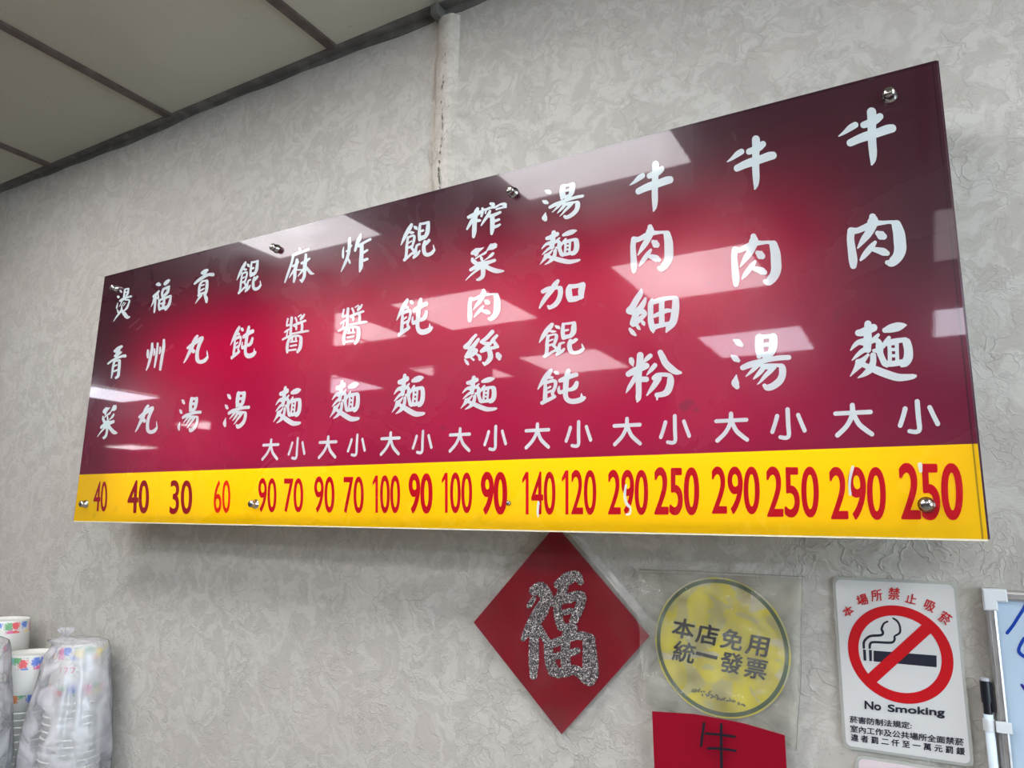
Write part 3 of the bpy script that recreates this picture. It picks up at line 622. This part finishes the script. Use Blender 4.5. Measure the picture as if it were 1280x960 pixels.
quadmesh(bm, ((699, 645), (823, 788), (702, 921), (580, 768)), Yd - .004, 30, .0022, 26, 3); finish('plastic_sleeve', bm, M_film, dia, True)
bm = bmesh.new()                                  # folded welt of the sleeve along its upper right side
M_film_edge = m_film('sleeve_fold', .42, (.75, .74, .72, 1), 30, .3)
for a, b_, w in (((709, 656), (821, 787), 4.5), ((706, 657), (818, 792), 2.2)):
    L = [(a[0] + (b_[0] - a[0]) * t / 12, a[1] + (b_[1] - a[1]) * t / 12) for t in range(13)]
    for (p, q) in zip(L, L[1:]):
        vs = [at(p[0] - w * .6, p[1] + w * .5, Yd - .0065), at(p[0] + w * .6, p[1] - w * .5, Yd - .0065), at(q[0] + w * .6, q[1] - w * .5, Yd - .0065), at(q[0] - w * .6, q[1] + w * .5, Yd - .0065)]
        bm.faces.new([bm.verts.new(v) for v in vs])
bmesh.ops.remove_doubles(bm, verts=bm.verts, dist=.0002)
fix_normals(bm); finish('sleeve_fold', bm, M_film_edge, dia)
# ------------------------------------------------------------------ yellow round notice in a crumpled sleeve
Yn = WALL_Y - .006
note = empty('invoice_notice', at(905, 890, Yn), 'faded yellow round notice with green ring and black characters in a crumpled plastic sleeve', 'notice')
def m_yel():
    m = mat('faded_yellow_paper', rough=.7); N = NT(m); c = N.coords()
    a = N.noise(c, 14, 2, .4, 2.2); b_ = N.noise(c, 30, 3, .6, .8)
    col = N.mix(N.ramp(a, .44, .52), (.50, .46, .17, 1), (.62, .53, .03, 1))
    col = N.mix(N.math('MULTIPLY', N.ramp(N.noise(N.mapping(c, (1, 1, 1.4)), 11, 1, .3, 1.0), .56, .60), .8), col, (.52, .49, .37, 1))
    col = N.mix(N.math('MULTIPLY', N.ramp(b_, .55, .7), .3), col, (.36, .33, .13, 1)); N.l(col, N.b.inputs['Base Color']); return m
M_yel = m_yel(); M_green = mat('dark_green_print', (.045, .085, .035, 1), .6); M_black = mat('black_print', (.010, .010, .016, 1), .6, Specular_IOR_Level=.15)
M_pale = mat('pale_backing_paper', (.47, .46, .38, 1), .8); M_grey = mat('worn_grey_print', (.16, .15, .07, 1), .7)
cc = Vector((-.2875, Yn, CAMZ - .1725)); r = .0975
bm = bmesh.new(); quadmesh(bm, ((802, 715), (1003, 723), (994, 934), (806, 880)), Yn + .002, 6); finish('backing_paper', bm, m_film('yellowed_lining', .35, (.62, .60, .48, 1), 20, .3), note)
def disc(bm, c, r0, r1, y, n=72, sx=1, sz=1):
    A = [bm.verts.new((c.x + r1 * sx * math.cos(2 * math.pi * k / n), y, c.z + r1 * sz * math.sin(2 * math.pi * k / n))) for k in range(n)]
    if r0 <= 0: bm.faces.new(A)
    else:
        B = [bm.verts.new((c.x + r0 * sx * math.cos(2 * math.pi * k / n), y, c.z + r0 * sz * math.sin(2 * math.pi * k / n))) for k in range(n)]
        for k in range(n): bm.faces.new((A[k], A[(k + 1) % n], B[(k + 1) % n], B[k]))
    fix_normals(bm)
bm = bmesh.new(); disc(bm, cc, 0, .0985, Yn); finish('yellow_disc', bm, M_yel, note)
bm = bmesh.new(); disc(bm, cc, .0905, .0962, Yn - .0004); finish('green_ring', bm, M_green, note)
bm = bmesh.new()
def char_at(bm, ch, cx, cy, w, h, rot, Y, bold, k=.0006, shx=0.):
    """one character centred on a pixel, w x h pixels, turned by rot degrees (clockwise)"""
    a = math.radians(rot); ux, uy = math.cos(a), math.sin(a); vx, vy = -math.sin(a), math.cos(a)
    q = [(cx + ux * w / 2 * sx + vx * h / 2 * sy, cy + uy * w / 2 * sx + vy * h / 2 * sy) for sx, sy in ((-1, -1), (1, -1), (1, 1), (-1, 1))]
    put_text(bm, ch, q, Y, bold, k)
def char_part(ch, *a, name='notice_character', m=None, parent=None):
    b = bmesh.new(); char_at(b, ch, *a); fix_normals(b); finish(name, b, m, parent)
for ch, x, y in zip('本店免用', (854.6, 884.4, 915, 946.9), (785.8, 793.0, 799.4, 807.3)): char_part(ch, x, y, 27, 24, 11, Yn, .030, m=M_black, parent=note)
for ch, x, y, h in zip('統一發票', (855.4, 883.4, 914.2, 945), (815.2, 819.4, 828.6, 836.2), (25, 3.6, 25, 24)): char_part(ch, x, y, 27, h, 11 if ch != '一' else 14, Yn, .026 if ch != '一' else .1, m=M_black, parent=note)
bm = bmesh.new(); rr = random.Random(5)           # small print at the foot, worn past reading: short broken strokes
for k in range(11):
    x = 866 + k * 6.4; y = 862.5 + k * 1.75
    for q in range(4):
        a = (x + rr.uniform(-2, 2), y + rr.uniform(-2, 2)); b_ = (a[0] + rr.uniform(-2.5, 2.5), a[1] + rr.uniform(-2, 2))
        brush(bm, f"{a[0]},{a[1]},1.1 {b_[0]},{b_[1]},1.0".replace(',1.1', ',2').replace(',1.0', ',2'), lambda X, Y_, kk: (lambda p: (p.x, Yn - .0005 - kk, p.z))(at(X, Y_, Yn)))
fix_normals(bm); o = finish('worn_small_print', bm, M_grey, note); tag(o, kind='stuff')
bm = bmesh.new()
quadmesh(bm, ((799, 712), (1007, 721), (996, 939), (803, 881)), Yn - .004, 70, .0055, 30, 11, True)
finish('plastic_sleeve', bm, M_film2, note, True)
M_edgef = mat('sleeve_seam', (.20, .20, .16, 1), .4)
bm = bmesh.new()
for s in ("800,712,2 830,713,1 868,714,1 900,716,1 950,718,1 1006,721,1", "1003,722,1 1001,790,1 1001,850,1 997,905,1 995,938,1"):
    brush(bm, s, lambda X, Y_, kk: (lambda p: (p.x, Yn - .0085 - kk, p.z))(at(X, Y_, Yn - .0085)))
fix_normals(bm); finish('sleeve_seam', bm, M_edgef, note)
# ------------------------------------------------------------------ red sheet with a marker character
Yr = WALL_Y - .0225
sheet = empty('red_paper_sheet', at(900, 1010, Yr), 'plain red paper sheet with black marker character, overlapping the round yellow notice below', 'paper')
bm = bmesh.new(); NX, NY = 16, 12
top = [(815, 889), (870, 892.5), (930, 904), (981, 919)]; bot = [(822, 1060), (870, 1062), (930, 1064), (990, 1066)]
g = []
for j in range(NY + 1):
    row = []
    for i in range(NX + 1):
        u = i / NX * 3; a = min(2, int(u)); t = u - a; v = j / NY
        p = (top[a][0] * (1 - t) + top[a + 1][0] * t, top[a][1] * (1 - t) + top[a + 1][1] * t); q = (bot[a][0] * (1 - t) + bot[a + 1][0] * t, bot[a][1] * (1 - t) + bot[a + 1][1] * t)
        X = p[0] * (1 - v) + q[0] * v; Y_ = p[1] * (1 - v) + q[1] * v
        row.append(bm.verts.new(at(X, Y_, Yr - .006 * (1 - v) ** 2 * (i / NX) ** 2)))
    g.append(row)
for j in range(NY):
    for i in range(NX): bm.faces.new((g[j][i], g[j][i + 1], g[j + 1][i + 1], g[j + 1][i]))
fix_normals(bm); finish('red_sheet', bm, mat('bright_red_paper', (.235, .0015, .014, 1), .6, Specular_IOR_Level=.12), sheet, True)
bm = bmesh.new()
brush(bm, "275,190,45 250,380,46 224,580,46;305,368,42 560,390,42 800,425,45;345,622,45 570,630,45 815,665,45;570,215,46 570,600,50 575,960,50 577,1200,50",
      lambda x, y, k: at(860 + x / 13.714, 890 + y / 13.714, Yr - .0075 - k))
fix_normals(bm); finish('marker_character', bm, M_black, sheet)
# ------------------------------------------------------------------ no-smoking sign
def rounded_plate(bm, x0, x1, z0, z1, y0, y1, rad, n=8):
    pts = []
    for cx, cz, a0 in ((x1 - rad, z1 - rad, 0), (x0 + rad, z1 - rad, 90), (x0 + rad, z0 + rad, 180), (x1 - rad, z0 + rad, 270)):
        for k in range(n + 1):
            a = math.radians(a0 + 90 * k / n); pts.append((cx + rad * math.cos(a), cz + rad * math.sin(a)))
    A = [bm.verts.new((x, y0, z)) for x, z in pts]; B = [bm.verts.new((x, y1, z)) for x, z in pts]
    bm.faces.new(A); bm.faces.new(B[::-1]); k = len(pts)
    for i in range(k): bm.faces.new((A[i], A[(i + 1) % k], B[(i + 1) % k], B[i]))
    bmesh.ops.recalc_face_normals(bm, faces=bm.faces)
Ys = WALL_Y - .006
M_clear = mat('clear_acrylic_rim', (.50, .52, .48, 1), .12, Alpha=.75); M_face = mat('white_sign_face', (.56, .57, .56, 1), .3, Coat_Weight=.2)
M_redp = mat('red_sign_print', (.46, .003, .008, 1), .3); M_blk = mat('navy_black_print', (.012, .014, .028, 1), .35)
ns = empty('no_smoking_sign', (-.054, Ys, CAMZ - .286), 'white rounded no smoking sign with red prohibition ring, left of the whiteboard', 'sign')
X0, X1, Z0, Z1 = -.1285, .0190, CAMZ - .2865, CAMZ - .0655
bm = bmesh.new(); rounded_plate(bm, X0, X1, Z0, Z1, Ys + .0002, WALL_Y - .0005, .009); finish('clear_rim', bm, M_clear, ns)
bm = bmesh.new(); rounded_plate(bm, X0 + .0035, X1 - .0035, Z0 + .0035, Z1 - .0035, Ys - .0010, Ys + .0001, .007); finish('white_face', bm, M_face, ns)
Yp = Ys - .0013
rc = Vector((-.0535, Yp, CAMZ - .1600))
bm = bmesh.new(); disc(bm, rc, .0482, .0612, Yp)
a = math.radians(45); d = Vector((math.cos(a), 0, math.sin(a))); nrm = Vector((-d.z, 0, d.x)); hw = .0068
bm.faces.new([bm.verts.new(Vector((rc.x, Yp - .0003, rc.z)) + d * s * .052 + nrm * t * hw) for s, t in ((-1, -1), (1, -1), (1, 1), (-1, 1))])
fix_normals(bm); finish('prohibition_ring', bm, M_redp, ns)
bm = bmesh.new(); cv = lambda x, y, k: (lambda p: (p.x, Yp - k, p.z))(at(1030 + x / 3.692, 700 + y / 3.692, Yp))
for q in ((229, 418, 520, 441, 520, 495, 229, 468), (207, 415, 221, 416, 221, 467, 209, 466), (180, 413, 193, 414, 196, 465, 183, 463)):
    bm.faces.new([bm.verts.new(cv(q[i], q[i + 1], 0)) for i in (0, 2, 4, 6)])
brush(bm, "184,405,11 186,375,12 212,352,12 262,347,12 272,335,12 266,318,11 276,294,9 293,284,9;211,405,11 214,386,12 232,379,11 310,381,11 326,366,11 326,352,9 350,335,10 350,305,9 338,282,9 319,269,8", cv)
fix_normals(bm); finish('cigarette_symbol', bm, M_blk, ns)
bm = bmesh.new()
for ch, x, y, w, h, rot in zip('本場所禁止吸菸', (112, 177, 243, 324, 403, 489, 560), (236, 184, 163, 155, 178, 212, 268), (48, 50, 50, 52, 50, 50, 52), (44, 50, 52, 56, 44, 48, 52), (-28, -17, -7, 4, 14, 25, 34)):
    char_part(ch, 1030 + x / 3.692, 700 + y / 3.692, w / 3.692, h / 3.692, rot, Yp, .018, name='heading_character', m=M_redp, parent=ns)
def line(bm, s, x0, y0, x1, y1, h0, h1, bold, Y):
    q = [(1030 + x / 3.692, 700 + y / 3.692) for x, y in ((x0, y0 - h0 / 2), (x1, y1 - h1 / 2), (x1, y1 + h1 / 2), (x0, y0 + h0 / 2))]
    put_text(bm, s, q, Y, bold, .0003)
for a_ in (('No', 189, 668, 262, 676, 36, 36, .05), ('Smoking', 296, 688, 556, 708, 42, 44, .043), ('菸害防制法規定:', 119, 734, 404, 764, 31, 31, .022),
           ('室內工作及公共場所全面禁菸', 122, 777, 645, 841, 32, 33, .022), ('違 者 罰 二 仟 至 一 萬 元 罰 鍰', 125, 817, 650, 884, 32, 33, .022)):
    bm = bmesh.new(); line(bm, *a_, Yp); fix_normals(bm); finish('text_line', bm, M_blk, ns)
ns2 = empty('rounded_plate_sign', (-.03, Ys, CAMZ - .51), 'pale rounded plastic plate whose top edge shows below the no smoking sign', 'sign')
bm = bmesh.new(); rounded_plate(bm, -.115, .032, CAMZ - .515, CAMZ - .293, Ys + .0002, WALL_Y - .0005, .009); finish('clear_rim', bm, M_clear, ns2)
bm = bmesh.new(); rounded_plate(bm, -.1115, .0285, CAMZ - .5115, CAMZ - .2965, Ys - .0010, Ys + .0001, .007); finish('white_face', bm, mat('pinkish_sign_face', (.60, .52, .54, 1), .25), ns2)
# ------------------------------------------------------------------ whiteboard and marker pen
Yw = WALL_Y - .018
M_alu = mat('brushed_aluminium', (.52, .51, .50, 1), .38, Metallic=.85)
def m_alu():
    N = NT(M_alu); c = N.coords(); n_ = N.noise(N.mapping(c, (1, 1, .6), (0, .5, 0)), 140, 2); N.l(N.ramp(n_, .3, .7, .28, .5), N.b.inputs['Roughness'])
m_alu()
M_wb = mat('whiteboard_enamel', (.42, .54, .66, 1), .16, Coat_Weight=.4); M_wplastic = mat('white_plastic', (.62, .66, .68, 1), .35)
WX0, WX1, WZ1, WZ0 = .0475, .95, CAMZ - .0725, CAMZ - .70
wb = empty('whiteboard', ((WX0 + WX1) / 2, Yw, WZ0), 'whiteboard with aluminium frame, white corner caps and blue marker writing at the right edge', 'whiteboard')
boxo('board_panel', (WX0 + .008, Yw + .006, WZ0 + .008), (WX1 - .008, WALL_Y - .002, WZ1 - .008), M_wb, wb)
def rail(p, q, horiz):
    prof = [(0, .018), (0, .004), (.0015, .0015), (.004, .0005), (.0045, .0018), (.0085, .0018), (.009, .0005), (.0112, .002), (.0112, .018)]
    b = bmesh.new(); ends = []
    for s in (p, q):
        ends.append([b.verts.new((s[0] + (0 if horiz else u * horiz_sign), Yw + d, s[1] - (u * horiz_v if horiz else 0))) for u, d in prof])
    k = len(prof)
    for i in range(k - 1): b.faces.new((ends[0][i], ends[0][i + 1], ends[1][i + 1], ends[1][i]))
    b.faces.new(ends[0]); b.faces.new(ends[1]); bmesh.ops.recalc_face_normals(b, faces=b.faces)
    finish('frame_rail', b, M_alu, wb)
horiz_sign = 1; rail((WX0, WZ0), (WX0, WZ1), False); horiz_sign = -1; rail((WX1, WZ0), (WX1, WZ1), False)
horiz_v = 1; rail((WX0, WZ1), (WX1, WZ1), True); horiz_v = -1; rail((WX0, WZ0), (WX1, WZ0), True)
for cx, sx in ((WX0, 1), (WX1, -1)):
    for cz, sz in ((WZ1, -1), (WZ0, 1)):
        b = bmesh.new(); t = .0017; L = .0245; w = .0135
        pts = [(-t, -t), (L, -t), (L, w), (w, w), (w, L), (-t, L)]
        A = [b.verts.new((cx + sx * u, Yw - .0015, cz + sz * v)) for u, v in pts]; B = [b.verts.new((cx + sx * u, WALL_Y - .001, cz + sz * v)) for u, v in pts]
        b.faces.new(A); b.faces.new(B[::-1])
        for i in range(6): b.faces.new((A[i], A[(i + 1) % 6], B[(i + 1) % 6], B[i]))
        bmesh.ops.recalc_face_normals(b, faces=b.faces)
        bmesh.ops.bevel(b, geom=[e for e in b.edges if all(abs(v.co.y - (Yw - .0015)) < 1e-5 for v in e.verts)], offset=.0015, segments=3, affect='EDGES')
        finish('corner_cap', b, M_wplastic, wb)
M_blue = mat('blue_marker_ink', (.004, .045, .33, 1), .3); M_blue2 = mat('violet_marker_ink', (.012, .006, .20, 1), .3)
Yb = Yw + .006
bm = bmesh.new(); cvb = lambda x, y, k: (lambda p: (p.x, Yb - .0004 - k, p.z))(at(x, y, Yb))
brush(bm, "1259,791,4.2 1266,782,4.2 1273,771,4.2 1280,760,4.2 1288,742,4;1280,798,4.2 1274.5,808,4.2 1273.5,814,4.2 1277,818.5,4.2 1284,821,4 1294,814,4", cvb)
fix_normals(bm); finish('blue_writing', bm, M_blue, wb)
bm = bmesh.new(); brush(bm, "1277,856,3 1281,861,4 1287,868,4", cvb); fix_normals(bm); finish('violet_writing', bm, M_blue2, wb)
# clip on the rail
pc = at(1245, 908, Yw)
boxo('pen_clip', (WX0 - .002, Yw - .003, pc.z - .0065), (WX0 + .0145, Yw - .0002, pc.z + .0065), M_wplastic, wb, .0008)
PXc = WX0 - .0085; PYc = Yw + .004; PR_ = .0052
b = bmesh.new(); lathe(b, [(.0057, pc.z - .0065), (.0066, pc.z - .0065), (.0066, pc.z + .0065), (.0057, pc.z + .0065), (.0057, pc.z - .0065)], (PXc, PYc, 0), seg=24)
bmesh.ops.recalc_face_normals(b, faces=b.faces); finish('clip_ring', b, M_wplastic, wb, False)
pen = empty('marker_pen', (PXc, PYc, pc.z - .09), 'white marker pen with black cap, clipped upright on the whiteboard frame', 'pen')
zt = at(1233, 851, PYc).z; zb = at(1240, 893, PYc).z
b = bmesh.new(); lathe(b, [(.003, pc.z - .09), (PR_, pc.z - .086), (PR_, zb)], (PXc, PYc, 0), seg=28); bmesh.ops.recalc_face_normals(b, faces=b.faces); finish('barrel', b, mat('pen_white_plastic', (.60, .70, .76, 1), .25), pen, True)
b = bmesh.new(); zk = at(1236, 878, PYc).z
lathe(b, [(.0046, zb), (.0046, zk), (.0057, zk), (.0057, zt), (.0045, zt)], (PXc, PYc, 0), seg=28); box(b, (PXc + .0045, PYc - .003, zb + .003), (PXc + .0075, PYc + .001, zt - .002))
bmesh.ops.recalc_face_normals(b, faces=b.faces); finish('cap', b, mat('black_plastic', (.008, .009, .014, 1), .3), pen)
b = bmesh.new(); lathe(b, [(.0050, zt), (.0050, zt + .003), (.0046, zt + .0034)], (PXc, PYc, 0), seg=20); bmesh.ops.recalc_face_normals(b, faces=b.faces); finish('cap_plug', b, mat('grey_felt', (.42, .44, .48, 1), .6), pen)
# ------------------------------------------------------------------ paper cups
def m_cup():
    m = mat('printed_paper_cup', rough=.45); N = NT(m); c = N.coords(); sep = N.n('ShaderNodeSeparateXYZ'); N.l(c, sep.inputs[0])
    ang = N.math('ARCTAN2', sep.outputs[1], sep.outputs[0]); cmb = N.n('ShaderNodeCombineXYZ'); N.l(N.math('MULTIPLY', ang, .058), cmb.inputs[0]); N.l(sep.outputs[2], cmb.inputs[1])
    v = N.n('ShaderNodeTexVoronoi'); v.voronoi_dimensions = '2D'; N.l(cmb.outputs[0], v.inputs['Vector']); v.inputs['Scale'].default_value = 42; v.inputs['Randomness'].default_value = .75
    nz = N.noise(cmb.outputs[0], 330, 1); 
    hue = N.n('ShaderNodeSeparateColor'); N.l(v.outputs['Color'], hue.inputs[0])
    cr = N.n('ShaderNodeValToRGB'); N.l(hue.outputs[0], cr.inputs[0]); cr.color_ramp.interpolation = 'CONSTANT'
    cols = [(0, (.65, .02, .04)), (.17, (.02, .12, .55)), (.34, (.05, .30, .10)), (.5, (.80, .62, .05)), (.66, (.62, .05, .25)), (.8, (.65, .16, .03)), (.92, (.12, .42, .40))]
    while len(cr.color_ramp.elements) < len(cols): cr.color_ramp.elements.new(.5)
    for e, (p, q) in zip(cr.color_ramp.elements, cols): e.position = p; e.color = (*q, 1)
    blob = N.math('LESS_THAN', N.math('ADD', v.outputs['Distance'], N.math('MULTIPLY', nz, .95)), .92)
    h = sep.outputs[2]                            # 0 = base (top of the inverted cup), negative downwards
    band = N.math('ADD', N.ramp(h, -.034, -.028), N.math('MULTIPLY', N.ramp(h, -.082, -.088), N.ramp(h, -.109, -.105))); band = N.math('MULTIPLY', band, N.ramp(h, -.003, -.006))
    msk = N.math('GREATER_THAN', N.math('MULTIPLY', blob, band), .5)
    N.l(N.mix(N.math('MULTIPLY', msk, .85), (.60, .60, .565, 1), cr.outputs[0]), N.b.inputs['Base Color'])
    return m
M_cup = m_cup(); M_rim = mat('rolled_paper_rim', (.74, .73, .68, 1), .4); M_pinki = mat('pink_cup_print', (.60, .04, .14, 1), .5)
CH, CR0, CR1 = .125, .0515, .0625
def cup_meshes():
    b = bmesh.new()      # inverted: base at z = 0 slightly sunk, wall widening downwards
    lathe(b, [(.00001, -.004), (CR0 - .003, -.004), (CR0 - .003, .0), (CR0 - .0012, .0005), (CR0, -.001), (CR0 + (CR1 - CR0) * .5, -CH * .5), (CR1 - .001, -CH + .003), (CR1 - .0018, -CH + .003), (CR0 - .003, -.006)], (0, 0, 0), seg=40)
    bmesh.ops.recalc_face_normals(b, faces=b.faces)
    me = bpy.data.meshes.new('body'); b.to_mesh(me); b.free(); me.materials.append(M_cup)
    for p in me.polygons: p.use_smooth = True
    b = bmesh.new(); pr = [(CR1 - .001 + .0018 * math.cos(t), -CH + .0018 + .0018 * math.sin(t)) for t in [2 * math.pi * k / 10 for k in range(11)]]
    rings = []
    for r_, h in pr[:-1]: rings.append([b.verts.new((r_ * math.cos(2 * math.pi * k / 40), r_ * math.sin(2 * math.pi * k / 40), h)) for k in range(40)])
    for q in range(10):
        A, B = rings[q], rings[(q + 1) % 10]
        for k in range(40): b.faces.new((A[k], A[(k + 1) % 40], B[(k + 1) % 40], B[k]))
    bmesh.ops.recalc_face_normals(b, faces=b.faces)
    m2 = bpy.data.meshes.new('rim'); b.to_mesh(m2); b.free(); m2.materials.append(M_rim)
    for p in m2.polygons: p.use_smooth = True
    return me, m2
ME_B, ME_R = cup_meshes()
ORD = 'topmost second third fourth fifth sixth seventh eighth ninth tenth eleventh twelfth thirteenth fourteenth fifteenth sixteenth seventeenth eighteenth nineteenth twentieth'.split()
ORD += ['twenty-' + w for w in 'first second third fourth fifth sixth seventh eighth ninth'.split()]
COUNTER = CAMZ - .81
def cup_stack(x, y, ztop, where, group):
    n = 1 + round((ztop - COUNTER - CH) / .0155); sp = (ztop - COUNTER - CH - .0001) / (n - 1)
    proto = None
    for k in range(n):
        z = ztop - k * sp
        if proto is None:
            e = empty('paper_cup', (x, y, z)); bo = bpy.data.objects.new('body', ME_B); ri = bpy.data.objects.new('rim', ME_R)
            for o in (bo, ri): COL.objects.link(o); o.parent = e
            proto = (e, bo, ri)
        else:
            e = proto[0].copy(); COL.objects.link(e); e.location = (x, y, z)
            for q in proto[1:]:
                c = q.copy(); COL.objects.link(c); c.parent = e
        e.rotation_euler.z = random.Random(k * 3 + int(x * 100)).uniform(0, 6.28)
        what = 'upside-down paper cup, ' if k == 0 else 'paper cup, '
        o_ = ORD[k] + (' in the stack ' if k == 0 else ' from top in the stack ')
        tag(e, what + o_ + where, 'cup', group)
    return proto
PA = (-1.752, 1.048); PB = (-1.890, 1.010); PC = (-2.105, 1.050); PD = (-1.862, .881)
cupA = cup_stack(PA[0], PA[1], CAMZ - .287, 'inside the tied bag on the right', 'cups in the right bagged stack')
cup_stack(PB[0], PB[1], CAMZ - .318, 'standing unbagged between bags', 'cups in the unbagged stack')
cup_stack(PC[0], PC[1], CAMZ - .262, 'furthest back', 'cups in the back stack')
cup_stack(PD[0], PD[1], CAMZ - .276, 'at the left frame edge', 'cups in the left bagged stack')
bm = bmesh.new()
def on_cup(x, y, k):
    h = .052 + y * .001; a_ = math.atan2(-PA[1], -PA[0]) * 0 + math.atan2(-1.048, 1.752) - .72 + x * .02; r_ = CR0 + (CR1 - CR0) * h / CH + .0004
    return (PA[0] + r_ * math.cos(a_), PA[1] + r_ * math.sin(a_), CAMZ - .287 - h)
brush(bm, "0,-5,1.6 0,5,1.6;6,-4,1.6 13,-4,1.6 12,2,1.6 9,6,1.6;18,-4,1.6 26,-4,1.6 25,2,1.6 22,6,1.6", lambda x, y, k: on_cup(x, y, k))
bmesh.ops.recalc_face_normals(bm, faces=bm.faces)
finish('pink_print', bm, M_pinki, cupA[0]); cupA[0].rotation_euler.z = 0
counter = empty('counter', (-2.0, .8, 0), 'counter below the frame that carries the paper cup stacks', 'counter')
boxo('worktop', (-2.7, .62, COUNTER - .04), (-1.2, WALL_Y - .002, COUNTER), mat('steel_worktop', (.5, .5, .5, 1), .35, Metallic=.6), counter)
boxo('cabinet_body', (-2.66, .66, .0), (-1.24, WALL_Y - .004, COUNTER - .04), M_boxm, counter)
def m_bag():
    m = m_film('milky_bag_film', .33, (.90, .89, .94, 1), 34, .5, True); return m
M_bag = m_bag()
def bag(cx, cy, ztop, kx, ky, label, seed, rmul=1.0):
    from mathutils import noise as nz
    b = bmesh.new(); prev = None; SEG = 96
    prof = [(.030, .010), (.026, .015), (.020, .012), (.014, .006), (.010, .008), (.008, .020), (.006, .036), (.003, .050), (-.003, .0555), (-.014, .058), (-.03, .060), (-.05, .062), (-.07, .064), (-.10, .069),
            (-.13, .074), (-.18, .082), (-.24, .088), (-.32, .086), (-.42, .088), (ztop * -1 + COUNTER + .001, .088)]
    tl = math.atan2(-.86, -.51)
    for i, (h, r0) in enumerate(prof):
        f = min(1, max(0, (.010 - h) / .014)); ox = cx + kx * (1 - f); oy = cy + ky * (1 - f); ring = []
        for k in range(SEG):
            t = 2 * math.pi * k / SEG
            lobe = max(0, math.cos(t - tl)) ** 1.3 * min(.018, max(0, .006 - h) * .40) * (1 if h > -.25 else .8)
            wr = nz.noise(Vector((math.cos(t) * 3.2 + seed, math.sin(t) * 3.2, h * 5))) * .008 + math.sin(t * 13 + seed + 3 * nz.noise(Vector((h * 9, t, seed)))) * .0016
            if h > .008: wr = math.sin(t * 7 + seed) * .3 * r0
            elif h > -.02: wr *= .25
            r_ = max(r0 * .6, r0 * rmul + wr) + lobe
            if h < .004: r_ = max(r_, CR0 + (CR1 - CR0) * min(1, max(0, -h) / CH) + .0028)
            y = min(oy + r_ * math.sin(t), WALL_Y - .003)
            ring.append(b.verts.new((ox + r_ * math.cos(t), y, ztop + h)))
        if prev:
            for k in range(SEG): b.faces.new((prev[k], prev[(k + 1) % SEG], ring[(k + 1) % SEG], ring[k]))
        prev = ring
    bmesh.ops.recalc_face_normals(b, faces=b.faces)
    o = finish('plastic_bag', b, M_bag, None, True); tag(o, label, 'bag')
bag(PA[0], PA[1], CAMZ - .283, -.022, -.030, 'milky clear plastic bag tied over the cup stack nearest the sign', 2.0)
bag(PD[0], PD[1], CAMZ - .272, -.02, -.02, 'milky clear plastic bag over the cup stack at the left frame edge', 7.0)
